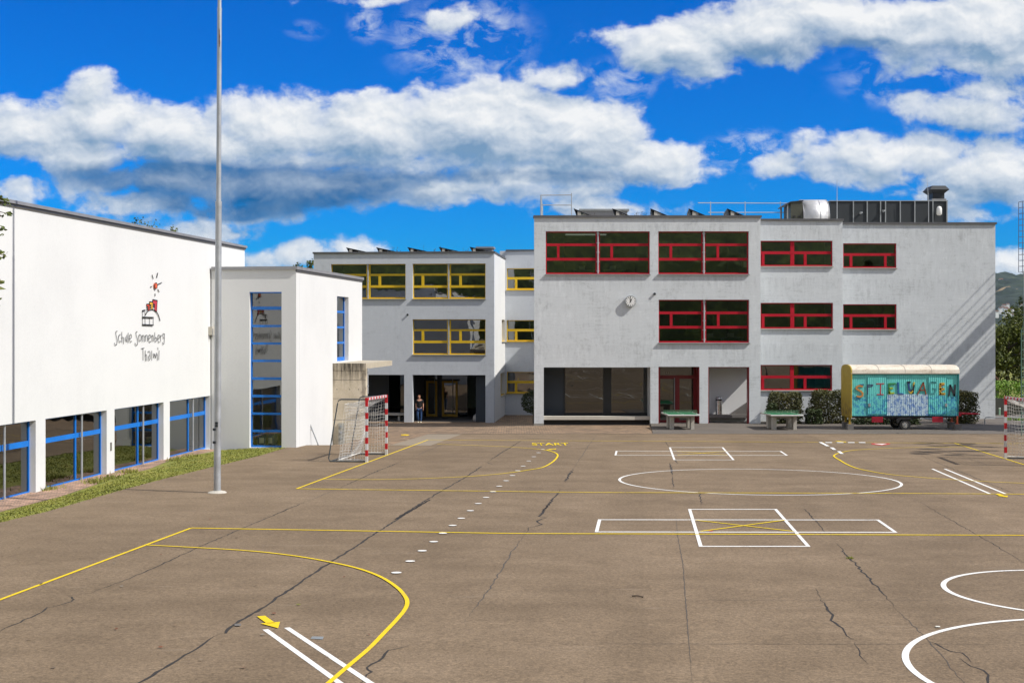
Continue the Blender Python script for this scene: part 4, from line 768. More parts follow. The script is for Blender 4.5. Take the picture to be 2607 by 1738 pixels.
for pts, mm in (([(708, 497), (775, 512), (765, 690), (738, 660), (738, 575), (708, 572)], mat('sign_crimson', (.50, .04, .06), .5)), ([(658, 530), (706, 537), (703, 648), (685, 645), (685, 580), (660, 577)], mat('sign_yellow', (.85, .47, .04), .5)), ([(615, 565), (657, 568), (657, 650), (640, 667), (640, 610), (617, 607)], mat('sign_red', (.72, .07, .03), .5))): m.prism([sp(*p, -.01) for p in pts], off, mm)
for l in ([(706, 497), (776, 512)], [(657, 529), (707, 536)], [(612, 566), (658, 566)], [(618, 607), (640, 607)], [(619, 640), (640, 641)], [(659, 580), (684, 581)], [(660, 615), (684, 616)], [(706, 568), (737, 573)], [(706, 600), (737, 605)]): stroke(m, l, .016, M['black'])
for l in ([(615, 566), (617, 690)], [(658, 530), (660, 655)], [(707, 498), (707, 648)], [(775, 512), (766, 690)]): stroke(m, l, .009, M['black'])
m.build('stepped_houses', None, sg)
m = MB(); stroke(m, [(593, 735), (615, 695), (650, 660), (700, 647), (740, 665), (775, 705), (800, 760), (816, 825)], .016)
for l in ([(548, 668), (585, 660)], [(548, 768), (712, 773)], [(548, 883), (712, 890)]): stroke(m, l, .024)
for l in ([(548, 670), (548, 885)], [(585, 660), (588, 885)], [(657, 773), (657, 885)], [(714, 773), (712, 890)]): stroke(m, l, .009)
m.build('hill_outline', M['black'], sg)
# ------------------------------------------------------------------ white stair annex and raw concrete canopy
an = thing('stair_annex', 'low white annex with tall blue-barred windows beside the sports hall', 'building', (-9.5, 51, -1.1))
ZN = FNF.uz(754, 678)[1]; X3 = lambda v: c3(v, 0)[0]; Y3 = lambda v: c3(0, v)[1]; Y4 = lambda v: c4(0, v)[1]
hN = []; u0_ = FNF.uz(X3(614), 900)[0]; u1_ = FNF.uz(X3(1050), 900)[0]; z1_ = FNF.uz(700, Y3(549))[1]; z0_ = -1.06; hN.append((u0_, u1_, z0_, z1_)); d_ = .2
zz = lambda y: FNF.uz(680, y, d_)[1]
hb = [(zz(b), zz(a), u0_, u1_) for a, b in ((Y3(748), Y3(792)), (Y3(997), Y3(1028)), (Y3(1234), Y3(1264)), (Y3(1468), Y3(1500)), (Y4(320), Y4(356)), (Y4(559), Y4(592)), (Y4(799), Y4(829)), (Y4(1034), Y4(1064)))]
w = window(FNF, (u0_, u1_, z0_, z1_), d_, hb, [], M['blue'], G_ANNEX, an, sill=0, edge=.045, label='tall blue-barred window in the shaded front')
m = MB(); m.fbox(FNF, u0_, u1_, .02, d_ - .05, z1_ - .04, z1_ + .004); m.build('lining', M['blue'], w)
wall_holes(FNF, -3.38, 0, -2.4, ZN - .06, hN, .45).build('front_wall', M['white'], an)
hN2 = []; ua = FNS.uz(X3(1803), 800)[0]; ub = FNS.uz(X3(1960), 800)[0]; zt_ = FNS.uz(X3(1803), Y3(606))[1]; zb_ = FNS.uz(X3(1880), 919)[1]; hN2.append((ua, ub, zb_, zt_))
zz2 = lambda y: FNS.uz(X3(1850), y, .2)[1]
window(FNS, hN2[0], .2, [(zz2(b), zz2(a), ua, ub) for a, b in ((Y3(806), Y3(836)), (Y3(1016), Y3(1042)), (Y3(1224), Y3(1252)), (Y3(1432), Y3(1490)))], [], M['blue'], G_BLUE, an, sill=0, edge=.03, dn=.015, df=.03, label='narrow blue-barred window in the sunlit side')
wall_holes(FNS, .46, 10.75, -2.4, ZN - .06, hN2, .6).build('side_wall', M['white'], an)
m = MB(); m.fbox(FNS, 10.35, 10.75, .61, 8, -2.4, ZN - .06); m.fbox(FNS, 4.6, 10.75, 8, 8.4, -2.4, ZN - .06); m.build('rear_wall', M['white'], an)
m = MB(); m.fbox(FNS, .62, 10.3, .61, 7.9, ZN - .5, ZN - .12); m.build('roof', M['conc'], an)
m = MB(); m.fbox(FNS, .62, 10.3, .61, 7.9, -1.3, -1.06, M['int_floor']); m.fbox(FNS, 2.6, 2.8, .61, 7.9, -1.05, 5.3, M['interior']); m.build('interior', None, an)
m = MB(); m.fbox(FNF, -3.36, .07, -.08, .55, ZN - .12, ZN); m.fbox(FNS, .56, 10.8, -.08, .55, ZN - .12, ZN - .001); m.build('coping', M['coping'], an)
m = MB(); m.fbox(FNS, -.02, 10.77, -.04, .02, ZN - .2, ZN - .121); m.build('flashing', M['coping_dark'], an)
for i, (px, lb) in enumerate(((668, 'blue plastic drum with white label, left of the pair behind the glass'), (695, 'blue plastic drum with white label, right of the pair behind the glass'))):
    u_ = FNF.uz(px, 1120, .6)[0]; c = FNF.P(u_, .6, -1.05); t = thing('storage_drum', lb, 'drum', c, 'blue drums behind the annex window'); k = 1.
    m = MB(); m.lathe(c, [(.17, 0), (.19, .03), (.19, .4), (.185, .44), (.16, .5)], 20); m.build('body', M['drum'], t, smooth=True)
    m = MB(); m.lathe(c + Vector((0, 0, .501)), [(.165, 0), (.165, .03)], 20); m.build('rim', M['steel'], t)
    m = MB(); a0 = -math.pi / 2 - .5 - .5 * i; P = [c + Vector((.193 * math.cos(a0 + .2 * j), .193 * math.sin(a0 + .2 * j), 0)) for j in range(6)]
    for p, q in zip(P, P[1:]): m.poly([lift(p, .12), lift(q, .12), lift(q, .34), lift(p, .34)])
    m.build('paper_label', M['paper'], t, flip=False)
cn = thing('concrete_canopy', 'stained raw concrete porch wall with cantilevered slab', 'canopy', (-7, 56, -1.1))
cx0, cx1 = at(847, 1000, 56).x, at(932, 1000, 56).x; FCF = Fr(cx1, 56, 1, 0); FCS = Fr(cx1, 56, GK, 1); zc1 = at(900, 924.5, 56).z
m = MB(); th_ = .28; m.hexa([(cx0, 56, -2.4), (cx1, 56, -2.4), (cx1 + .035, 56 + th_, -2.4), (cx0 + .03, 56 + th_, -2.4), (cx0, 56, zc1 - .235), (cx1, 56, zc1 - .235), (cx1 + .035, 56 + th_, zc1 - .235), (cx0 + .03, 56 + th_, zc1 - .235)]); m.build('porch_wall', M['stained'], cn)
e1 = FCS.P(5.2, 0, 0); e0 = FCS.P(5.2, 1.44, 0)
m = MB(); m.hexa([(cx0, 56, zc1 - .233), (cx1, 56, zc1 - .233), (e1.x, e1.y, zc1 - .233), (e0.x, e0.y, zc1 - .233), (cx0, 56, zc1), (cx1, 56, zc1), (e1.x, e1.y, zc1), (e0.x, e0.y, zc1)]); m.build('slab', mat('slab_concrete', (.44, .39, .30), .9), cn); m = MB(); m.box(cx0 - .002, cx1 + .0, 55.988, 55.999, zc1 - .3, zc1 - .004); m.build('slab_front', M['stained'], cn)
m = MB()
for z in (-.35, .55, 1.35): m.box(cx0 + .01, cx1 - .01, 55.994, 56.01, z, z + .012)
for x in (.18, .72, .9 + .2):
    for z in (.05, .95): m.disc((cx0 + x, 56.0, z), (0, -1, 0), .022, .006, 10)
m.build('formwork_marks', M['conc_dark'], cn)
pb = at(870, 1104, 56); t = thing('control_box', 'grey metal control box with three round dials on the concrete wall', 'box', (pb.x, 55.95, pb.z - .5)); m = MB(); m.box(pb.x - .12, pb.x + .12, 55.86, 55.993, pb.z - .6, pb.z + .47); m.build('case', mat('box_grey', (.36, .35, .31), .6, .2), t)
for z in (.33, .07, -.17): m = MB(); m.disc((pb.x - .01, 55.86, pb.z + z), (0, -1, 0), .055, .03, 14); m.build('dial', M['steel'] if z == .07 else M['grey_metal'], t)
pd = at(936, 960, 56.1); m = MB(); m.tube([(pd.x + .03, 55.93, at(936, 936, 56).z), (pd.x + .03, 55.93, at(936, 1002, 56).z)], .022, 8)
for y in (948, 984): m.box(pd.x - .01, pd.x + .06, 55.9, 55.99, at(936, y, 56).z, at(936, y, 56).z + .05)
m.build('downpipe', M['steel'], cn)
hr = [at(*c4(1415, 950), 53.6), at(*c4(1438, 950), 53.6)]
m = MB(); p0 = at(*c4(1432, 945), 52.6); p1 = at(*c4(1560, 1270), 52.6); m.tube([p0, p1], .024, 8); d0 = at(*c4(1412, 968), 53.9); d1 = at(*c4(1530, 1260), 53.9); m.tube([d0, d1], .016, 8)
pmid = p0.lerp(p1, .25); m.tube([pmid, d0.lerp(d1, .25)], .01, 6); pe = p0.lerp(p1, .85); m.tube([pe, Vector((pe.x, pe.y, -2.3))], .02, 6)
setp(m.build('handrail', M['grey_metal'], loc=(p1.x, p1.y, -1.1)), 'sloping grey handrail of the stairs in front of the white annex', 'handrail')
# ------------------------------------------------------------------ on the roofs
def solar(fr, u, d, z0, L, hi, w, label, group, n=3):
    p = fr.P(u, d, z0); t = thing('solar_panel', label, 'solar panel', p, group)
    m = MB(); a, b = fr.P(u, d, z0 + hi), fr.P(u + w, d, z0 + .1); f = Vector((.1, 1, 0)) * L; th = Vector((0, 0, -.05)); m.prism([a, b, b + f, a + f], th); m.build('module', M['panel'], t)
    for uu, ww, hh in ((.2, .17, hi * .8), (w - .22, .2, .16)):
        m = MB()
        for k in range(n): m.fbox(fr, u + uu, u + uu + ww, d + .02 + k * (L - .5) / max(1, n - 1), d + .4 + k * (L - .5) / max(1, n - 1), z0 - .3, z0 + hh - .05)
        m.build('ballast_block', M['conc'], t)
    m = MB(); m.prism([fr.P(u + .02, d + .05, z0 + hi - .055), fr.P(u + .22, d + .05, z0 - .1), fr.P(u + .26, d + .05, z0 - .1), fr.P(u + .08, d + .05, z0 + hi - .07)], Vector((.1, 1, 0)) * (L - .2)); m.build('brace', M['dark_metal'], t)
for i, x in enumerate((458, 830, 1198, 1568, 1938)):
    u = at(*c7(x, 190), 68.2).x; solar(FA, u, 1.2, ROOF - .02, 3.2, .5, .97, '%s tilted dark solar panel on the roof of the main building' % ('leftmost', 'second', 'middle', 'fourth', 'rightmost')[i], 'solar panels on the roof of the main building')
for i, x in enumerate((397, 697, 1009, 1322, 1630)):
    u = FD.uz(X5(x), 630, 1.5)[0]; solar(FD, u, 1.5, ZT + .02, 3.5, .36, 1.2, '%s thin dark solar panel on the roof of the yellow-windowed wing' % ('leftmost', 'second', 'middle', 'fourth', 'rightmost')[i], 'solar panels on the roof of the wing')
p = at(*c7(750, 230), 74); m = MB(); a, b = at(*c7(528, 200), 74).x, at(*c7(975, 200), 74).x; m.box(a, b, 74, 76, ROOF - .2, at(*c7(0, 206), 74).z - .06, M['coping']); m.box(a - .1, b + .1, 73.9, 76.1, at(*c7(0, 206), 74).z - .06, at(*c7(0, 198), 74).z, M['grey_metal']); setp(m.build('roof_hatch', None, loc=(p.x, 74, ROOF)), 'low grey roof hatch housing behind the solar panels', 'hatch')
u = FD.uz(X5(1780), 630, 5)[0]; p = FD.P(u, 5, ZT); m = MB(); m.fbox(FD, u - .5, u + .5, 5, 6, ZT - .2, ZT + .48); m.fbox(FD, u - .6, u + .6, 4.9, 6.1, ZT + .481, ZT + .6); setp(m.build('roof_vent', M['coping'], loc=p), 'small grey box vent on the roof of the yellow-windowed wing', 'vent')
def rail(name, label, runs, posts, r=.025, m_=None):
    m = MB()
    for a, b in runs: m.tube([a, b], r, 8)
    for a, b in posts: m.tube([a, b], r, 8)
    setp(m.build(name, m_ or M['steel'], loc=posts[0][0]), label, 'railing')
g0 = at(*c7(140, 65), 68); g1 = at(*c7(437, 62), 68); zmid = at(*c7(0, 160), 68).z; gb0 = Vector((g0.x + .25, 74.8, g0.z))
side = [g0.lerp(gb0, k) for k in (0, .28, .52, .75, 1)]
rail('roof_railing', 'galvanised guard rail around the left corner of the main roof', [(g0, g1), (Vector((g0.x, g0.y, zmid)), Vector((g1.x, g1.y, zmid))), (g0, gb0), (Vector((g0.x, g0.y, zmid)), Vector((gb0.x, gb0.y, zmid)))], [(Vector((p.x, p.y, ROOF - .2)), p) for p in side] + [(Vector((g1.x, g1.y, ROOF - .2)), lift(g1, .1))])
r0, r1 = at(1777, 516.5, 76), at(2010, 517.5, 76); rz = at(1777, 541, 76).z
pp = [at(x, 516.5, 76) for x in (1809, 1897, 1987)]
rail('roof_railing', 'long two-bar guard rail on the roof left of the silver duct', [(r0, r1), (Vector((r0.x + .6, 76, rz)), Vector((r1.x, 76, rz)))], [(Vector((p.x, 76, ROOF - .2)), lift(p, .08)) for p in pp])
YV = 75.5
def V(px, py): return at(px, py, YV)
vp = thing('ventilation_plant', 'dark ribbed ventilation housing on the roof right of the silver duct', 'ventilation', (V(2260, 560).x, YV, ROOF - .1)); a, b, tz = V(2113.5, 0).x, V(2411, 0).x, V(0, 512.5).z
m = MB(); m.box(a, b, YV, YV + 3, ROOF - .15, tz); m.build('housing', M['dark_metal'], vp); m = MB(); m.box(a - .04, b + .04, YV - .05, YV + 3.05, tz, tz + .045); m.build('cover', M['grey_metal'], vp)
for x in (905, 1022, 1135, 1177, 1302, 1425, 1578, 1697): m = MB(); q = V(c9(x, 0)[0], 0).x; m.box(q - .03, q + .03, YV - .07, YV - .001, ROOF - .12, tz - .002); m.build('rib', M['grey_metal'], vp)
for x, y in ((965, 312), (1157, 295)): m = MB(); q = V(*c9(x, y)); m.disc((q.x, YV - .001, q.z), (0, -1, 0), .05, .18, 10); m.disc((q.x, YV - .15, q.z + .02), (0, 0, 1), .1, .05, 12); m.build('vent_cap', M['steel'], vp)
q = V(*c9(1623, 285)); m = MB(); m.lathe((q.x, YV - .22, q.z - .25), [(.07, -.06), (.12, -.02), (.15, .0), (.15, .32), (.11, .43), (.03, .47)], 16); m.build('cowl', M['white_p'], vp, smooth=True)
ch = thing('chimney', 'square dark metal chimney with flared cap on the right end of the plant', 'chimney', (V(2393, 512).x, YV + 1, tz)); x0_, x1_ = V(c9(1590, 0)[0], 0).x, V(c9(1688, 0)[0], 0).x; z_a, z_b, z_c = V(0, c9(0, 138)[1]).z, V(0, c9(0, 108)[1]).z, V(0, c9(0, 88)[1]).z
m = MB(); m.box(x0_, x1_, YV + .2, YV + 1.2, tz + .046, z_a); m.build('shaft', M['dark_metal'], ch); m = MB(); m.box(x0_ - .08, x1_ + .08, YV + .12, YV + 1.28, tz + .047, tz + .16); m.build('flashing', M['coping'], ch)
m = MB(); e = .22; m.hexa([(x0_, YV + .2, z_a), (x1_, YV + .2, z_a), (x1_, YV + 1.2, z_a), (x0_, YV + 1.2, z_a), (x0_ - e, YV - .02, z_b), (x1_ + e, YV - .02, z_b), (x1_ + e, YV + 1.42, z_b), (x0_ - e, YV + 1.42, z_b)]); m.hexa([(x0_ - e, YV - .02, z_b + .001), (x1_ + e, YV - .02, z_b + .001), (x1_ + e, YV + 1.42, z_b + .001), (x0_ - e, YV + 1.42, z_b + .001), (x0_ - .04, YV + .16, z_c + .1), (x1_ + .04, YV + .16, z_c + .1), (x1_ + .04, YV + 1.24, z_c + .1), (x0_ - .04, YV + 1.24, z_c + .1)]); m.build('cap', M['dark_metal'], ch)
YU = 74; dc = thing('air_duct', 'large shiny silver cylindrical air duct on the roof', 'duct', (at(2080, 550, YU).x, YU, ROOF - .1)); xa, xb = at(2046, 0, YU).x, at(2113, 0, YU).x; zt_ = at(0, 504, YU).z; rr = (zt_ - ROOF + .15) * .62
m = MB(); m.tube([(xa, YU + rr, zt_ - rr), (xb, YU + rr, zt_ - rr)], rr, 40); m.build('drum', mat('silver_sheet', (.60, .60, .61), .5, .6), dc, smooth=False)
for p in dc.children:
    for f in p.data.polygons: f.use_smooth = len(f.vertices) == 4
m = MB()
for x in (xa + .02, xa + (xb - xa) * .66, xb - .03): m.tube([(x - .012, YU + rr, zt_ - rr), (x + .012, YU + rr, zt_ - rr)], rr * 1.012, 40)
m.box(xa + .05, xb - .05, YU + .1, YU + 2 * rr - .1, ROOF - .15, zt_ - rr); m.build('seam_band', mat('silver_seam', (.5, .5, .51), .35, .8), dc)
lv_ = thing('air_intake', 'dark green louvred air intake box beside the silver duct', 'air intake', (at(2030, 550, YU).x, YU, ROOF - .1)); l0, l1, lz = at(2014, 0, YU).x, at(2045, 0, YU).x, at(0, 514, YU).z
m = MB(); m.box(l0, l1, YU + .1, YU + 2, ROOF - .15, lz); m.build('case', mat('olive_sheet', (.06, .062, .045), .5), lv_); m = MB(); m.prism([(l0 - .33, YU + .05, lz - .18), (l0 - .02, YU + .05, lz + .03), (l1 + .02, YU + .05, lz + .1), (l1 + .02, YU + .05, lz + .04), (l0 - .02, YU + .05, lz - .03), (l0 - .31, YU + .05, lz - .24)], (0, 2, 0)); m.build('hood', M['dark_metal'], lv_)
m = MB(); m.box(l0 - .2, l0 - .14, YU + .12, YU + .18, ROOF - .15, lz - .14); m.box(l0 - .2, l0 - .14, YU + 1.8, YU + 1.86, ROOF - .15, lz - .14); m.build('post', M['grey_metal'], lv_)
m = MB()
for x in (2020, 2033): q = at(x, 551, YU).x; m.box(q, q + .14, YU + .07, YU + .099, at(0, 554, YU).z, at(0, 549, YU).z)
m.build('slot', M['black'], lv_)
for px, top_, lb in ((2131, 455, 'thin vertical lightning rod left on the ventilation housing'), (2364, 452, 'thin slanting lightning rod near the chimney')):
    m = MB(); q = at(px, 560, YV - .6); q.z = ROOF - .2; m.tube([q, at(px, 512, YV - .6), at(px - (4 if px > 2200 else 0), top_, YV - .6)], [.025, .022, .008], 6); setp(m.build('lightning_rod', M['steel'], loc=q), lb, 'lightning rod')
for px in (1432, 1515, 1620, 1640, 1650): # sparse dry growth on the flat roof
    c = at(px, 549, 68.4); c.z = ROOF - .1; m = MB()
    for _ in range(9):
        p = c + Vector((random.gauss(0, .2), random.uniform(0, .6), 0)); q = p + Vector((random.gauss(0, .12), 0, random.uniform(.15, .42))); m.tube([p, q], .005, 3)
        if random.random() < .7: m.tube([q, q + Vector((0, 0, .035))], .018, 5)
    setp(m.build('roof_weed', M['bark'], loc=c), 'sparse dry weeds on the flat roof among the solar panels', 'weed', 'dry weeds on the flat roof')
for px in (1000, 1105, 1190): 
    c = FD.P(FD.uz(px, 640, 2)[0], 2, ZT - .1); m = MB()
    for _ in range(9):
        p = c + Vector((random.gauss(0, .35), random.uniform(0, .6), 0)); q = p + Vector((random.gauss(0, .12), 0, random.uniform(.2, .55))); m.tube([p, q], .006, 3)
        if random.random() < .7: m.tube([q, q + Vector((0, 0, .04))], .022, 5)
    setp(m.build('roof_weed', M['bark'], loc=c), 'sparse dry weeds on the roof of the yellow-windowed wing', 'weed', 'dry weeds on the roof of the wing')

# things seen in the classroom windows
a, b = at(*c7(2100, 760), 67.2), at(*c7(2141, 706), 67.2); m = MB(); m.box(a.x, b.x, 67.275, 67.28, a.z, b.z); m.build('paper_sheet', M['paper'], mbd)
for x0_, x1_, y0_, y1_ in ((1120, 1164, 675, 752), (1186, 1266, 675, 722)):
    a, b = at(*c9(x0_, y1_), 76.9), at(*c9(x1_, y0_), 76.9); m = MB(); m.box(a.x, b.x, 76.93, 76.96, a.z, b.z); m.build('rear_window', M['daylight'], mbd)  # glowing panel in place of daylight through a far window
for fr_, px_, py_, Y_ in ((FC, 1207, 712, 72.2), (FC, 1000, 752, 72.1), (FA, 0, 0, 0), (FA, 1, 0, 0)):
    if px_ > 10:
        c = at(*c9(px_, py_), Y_); m = MB(); m.lathe((c.x, c.y, c.z - .2), [(.1, 0), (.13, .2)], 10, M['conc_dark']); leaves(m, 60, lambda: Vector((c.x + random.gauss(0, .12), c.y + random.gauss(0, .08), c.z + .12 + random.gauss(0, .09))), .1, [M['dkleaf']]); m.build('potted_plant', None, mbd)
# ------------------------------------------------------------------ flagpole
b = G(553, 1254); t = thing('flagpole', 'tall galvanised stepped flagpole on the asphalt edge', 'pole', b)
def pole_at(py): p = at(553 + (1252 - py) * 6 / 1252, py, b.y); return p
ks = [(1252, .090), (1100, .088), (809, .086)]
m = MB(); m.tube([lift(b, -.1)] + [pole_at(k) for k, r in ks[1:]], [r for k, r in ks], 20); m.build('lower_shaft', M['steel'], t, smooth=True)
m = MB(); m.tube([pole_at(810), pole_at(516)], [.082, .079], 20); m.tube([pole_at(526), pole_at(513)], .083, 20); m.build('middle_shaft', M['steel'], t, smooth=True)
m = MB(); m.tube([pole_at(515), pole_at(23)], [.064, .056], 20); m.tube([pole_at(28), pole_at(21)], .06, 20); m.tube([pole_at(23), pole_at(-180)], [.049, .042], 20); m.build('upper_shaft', M['steel'], t, smooth=True)
m = MB(); m.lathe(b, [(.24, -.05), (.24, .012), (.2, .035), (.1, .06)], 20); m.build('footing', M['conc_lt'], t)
m = MB(); c = pole_at(1083)
for z in (0., -.09, .07, -.42): m.box(c.x - .1 + (.06 if z >= 0 else 0), c.x - .03 + (.06 if z >= 0 else 0), c.y - .11, c.y - .06, c.z + z - .03, c.z + z + .03)
m.build('cleat', M['dark_metal'], t)
c = pole_at(95); m = MB()
for k, (dx_, dz_, w_, h_) in enumerate(((.015, .0, .03, .16), (.02, -.15, .026, .12), (.012, .13, .02, .08))): m.tube([c + Vector((dx_, -.058, dz_ - h_)), c + Vector((dx_ + .004, -.06, dz_)), c + Vector((dx_, -.058, dz_ + h_))], [.004, w_ * .5, .004], 8)
m.build('rust_stain', M['rust'], t)
# ------------------------------------------------------------------ handball goals
def striped(mb, a, b, w, n, first, e1, e2):
    a, b = Vector(a), Vector(b)
    for k in range(n):
        p, q = a.lerp(b, k / n), a.lerp(b, (k + 1) / n); h1, h2 = e1 * w / 2, e2 * w / 2
        mb.hexa([p - h1 - h2, p + h1 - h2, p + h1 + h2, p - h1 + h2, q - h1 - h2, q + h1 - h2, q + h1 + h2, q - h1 + h2], M['goal_red'] if (k + first) % 2 == 0 else M['goal_grey'])
def netpatch(mb, c00, c10, c01, c11, nu, nv, sag, r=.0046):
    """square-meshed net hung between four corners, sag pulls it by a vector"""
    c00, c10, c01, c11 = map(Vector, (c00, c10, c01, c11)); sag = Vector(sag)
    def P(u, v):
        p = c00.lerp(c10, u).lerp(c01.lerp(c11, u), v); k = math.sin(math.pi * min(1, max(0, v))) * (.35 + .65 * math.sin(math.pi * u))
        return p + sag * k + Vector((.018 * math.sin(9 * u + 5 * v), .018 * math.sin(7 * v + 3 * u), .015 * math.sin(11 * u)))
    for i in range(nu + 1): mb.tube([P(i / nu, k / nv) for k in range(nv + 1)], r, 3, caps=False)
    for k in range(nv + 1): mb.tube([P(i / nu, k / nv) for i in range(nu + 1)], r, 3, caps=False)
def goal(pn, pf, side, depth_t, depth_b, label, shade):
    """pn near post base, pf far post base, side -1 net to the left, +1 to the right"""
    pn, pf = Vector(pn), Vector(pf); a = Vector((pf.x - pn.x, pf.y - pn.y, 0)).normalized(); q = Vector((a.y, -a.x, 0)) * side; Z = Vector((0, 0, 1)); H_ = 2.05
    t = thing('handball_goal', label, 'goal', pn.lerp(pf, .5), 'handball goals at the ends of the far court')
    for p in (pn, pf): m = MB(); striped(m, p, p + Z * H_, .085, 10, 1, a, q); m.build('post', None, t)
    m = MB(); striped(m, pn + Z * (H_ + .0435) - a * .043, pf + Z * (H_ + .0435) + a * .043, .085, 15, 0, q, Z); m.build('crossbar', None, t)
    m = MB()
    for p in (pn, pf):
        s_ = q * .05
        arc = [p + Z * (H_ + .02) + s_, p + Z * (H_ + .02) + q * (depth_t - .12), p + Z * (H_ - .02) + q * (depth_t - .03), p + Z * (H_ - .12) + q * (depth_t + .0), p + Z * .12 + q * (depth_b - .02), p + Z * .04 + q * (depth_b - .05), p + Z * .03 + q * (depth_b - .16), p + Z * .03 + s_]
        m.tube(arc, .021, 8)
    m.tube([pn + Z * .035 + q * (depth_b - .1), pf + Z * .035 + q * (depth_b - .1)], .018, 8)
    m.build('stanchion', M['goal_frame'], t)
    m = MB(); g = q * .02
    tn, tf = pn + Z * (H_ - .02), pf + Z * (H_ - .02); bt = depth_t * .75
    netpatch(m, tn + g, tf + g, tn + q * bt - Z * .12, tf + q * bt - Z * .12, 26, 8, (0, 0, -.22)); netpatch(m, tn + q * bt - Z * .12, tf + q * bt - Z * .12, pn + q * (depth_b - .35) + Z * .06, pf + q * (depth_b - .35) + Z * .06, 26, 18, q * -.3 + Z * -.1)
    for p, tt in ((pn, tn), (pf, tf)): netpatch(m, tt + g + a * .01, tt + q * bt - Z * .12, p + g + Z * .08, p + q * (depth_b - .35) + Z * .05, 9, 17, a * (.12 if p is pn else -.12) + q * .0)
    m.build('net', M['net'], t)
    m = MB(); m.tube([pn + q * .06 + Z * .07, pn + q * (depth_b - .35) * .5 + Z * .09 + a * .1, pn + q * (depth_b - .35) + Z * .07, pf + q * (depth_b - .35) + Z * .07, pf + q * .06 + Z * .08], .02, 6); m.build('net_hem', M['net'], t)
    return t
GN, GF = G(933.5, 1176.5), G(983.5, 1157.5)
goal(GN, GF, -1, .98, 1.30, 'red and white striped goal with sagging net on the left end line', 0)
rf = G(2560, 1167.5); dirr = (G(2607, 1182.5) - G(2429, 1127.5)).normalized(); rn = rf + dirr * 3.1; rn.z = zg(rn.y)
goal(rn, rf, 1, .98, 1.30, 'red and white striped goal cut by the right picture edge', 1)
# ------------------------------------------------------------------ table tennis tables
def table():
    t = thing('table_tennis_table', 'x', 'table', (0, 0, 0), 'outdoor table tennis tables')
    w, L = 1.525, 2.74
    m = MB(); m.box(-w / 2, w / 2, 0, L, .70, .757); m.build('table_top', M['conc_lt'], t)
    m = MB(); m.box(-w / 2 + .03, w / 2 - .03, .03, L - .03, .7571, .761); m.build('playing_surface', M['green_top'], t)
    m = MB()
    for x in (-w / 2 + .0, w / 2 - .03): m.box(x, x + .03, 0.0, L, .7571, .7635)
    m.box(-.006, .006, .03, L - .03, .7612, .7645); m.box(-w / 2 + .03, w / 2 - .03, 0, .03, .7571, .7635); m.box(-w / 2 + .03, w / 2 - .03, L - .03, L, .7571, .7635); m.box(-w / 2 - .002, w / 2 + .002, -.004, -.001, .715, .762); m.build('white_line', M['white_p'], t)
    m = MB(); m.box(-w / 2 - .05, w / 2 + .05, L / 2 - .008, L / 2 + .008, .885, .905); m.box(-w / 2 - .05, w / 2 + .05, L / 2 - .006, L / 2 + .006, .764, .775)
    for k in range(41): x = -w / 2 - .05 + (w + .1) * k / 40; m.box(x - .004, x + .004, L / 2 - .005, L / 2 + .005, .7755, .8845)
    m.box(-w / 2 - .05, w / 2 + .05, L / 2 - .003, L / 2 + .003, .825, .831); m.build('net_plate', mat('perforated_plate', (.10, .26, .14), .7), t)
    for y in (.55, L - .95):
        for x in (-w / 2 + .2, w / 2 - .36): m = MB(); m.hexa([(x, y, -.06), (x + .16, y, -.06), (x + .16, y + .42, -.06), (x, y + .42, -.06), (x - .0, y - .05, .7), (x + .16, y - .05, .7), (x + .16, y + .45, .7), (x, y + .45, .7)]); m.build('leg', M['conc_lt'], t)
        m = MB(); m.box(-w / 2 + .17, w / 2 - .17, y + .1, y + .32, .58, .699); m.build('cross_beam', M['conc_lt'], t)
    return t
t1 = table(); pa = at(1740, 1059, 62.3); t1.location = (pa.x, 62.1, zg(62.1) + .004 - .0); t1['label'] = 'green table tennis table standing before the dark red entrance door'
t2 = copy_tree(t1, (at(2000, 1060, 62.3).x, 61.9, zg(61.9) + .004)); t2['label'] = 'green table tennis table standing in front of the hedge'
for q in (t1, t2): q.rotation_euler.x = -SLOPE
# ------------------------------------------------------------------ hedges and shrubs
def hedge(name, label, x0, x1, y0, y1, z0, z1, n, mt, size=.11, group=None, gap=.12, cat='hedge', stems=4):
    t = thing(name, label, cat, ((x0 + x1) / 2, (y0 + y1) / 2, z0), group); m = MB(); sd = random.uniform(0, 9)
    cx_, cy_, cz_ = (x0 + x1) / 2, (y0 + y1) / 2, (z0 + z1) / 2; hx, hy, hz = (x1 - x0) / 2, (y1 - y0) / 2, (z1 - z0) / 2
    def f():
        while True:
            v = Vector((random.uniform(-1, 1), random.uniform(-1, 1), random.uniform(-1, 1))); k = max(abs(v.x), abs(v.y), abs(v.z))
            if k < random.uniform(.3, .95): continue
            s = 1 + .07 * math.sin(5 * v.x + sd) * math.sin(4 * v.z + sd) + random.gauss(0, .035)
            rnd = 1 - .12 * max(0, (abs(v.x) + abs(v.z)) - 1.35)
            p = Vector((cx_ + v.x * hx * s * rnd, cy_ + v.y * hy * s, cz_ + v.z * hz * s * rnd))
            if v.z < -.55 and random.random() < gap * 3: continue
            return p
    leaves(m, n, f, size, [None]); m.m = []; m.build('foliage', mt, t, flip=False)
    m = MB()
    for _ in range(stems * 3):
        x, y = random.uniform(x0 + .1, x1 - .1), random.uniform(y0 + .1, y1 - .1); m.tube([(x, y, z0 - .05), (x + random.uniform(-.1, .1), y, z0 + (z1 - z0) * .4), (x + random.uniform(-.25, .25), y, z0 + (z1 - z0) * .8)], [.025, .018, .008], 5)
    m.build('stems', M['bark'], t)
    return t
def hx(px, Y): return at(px, 1000, Y).x
YH = 67.2
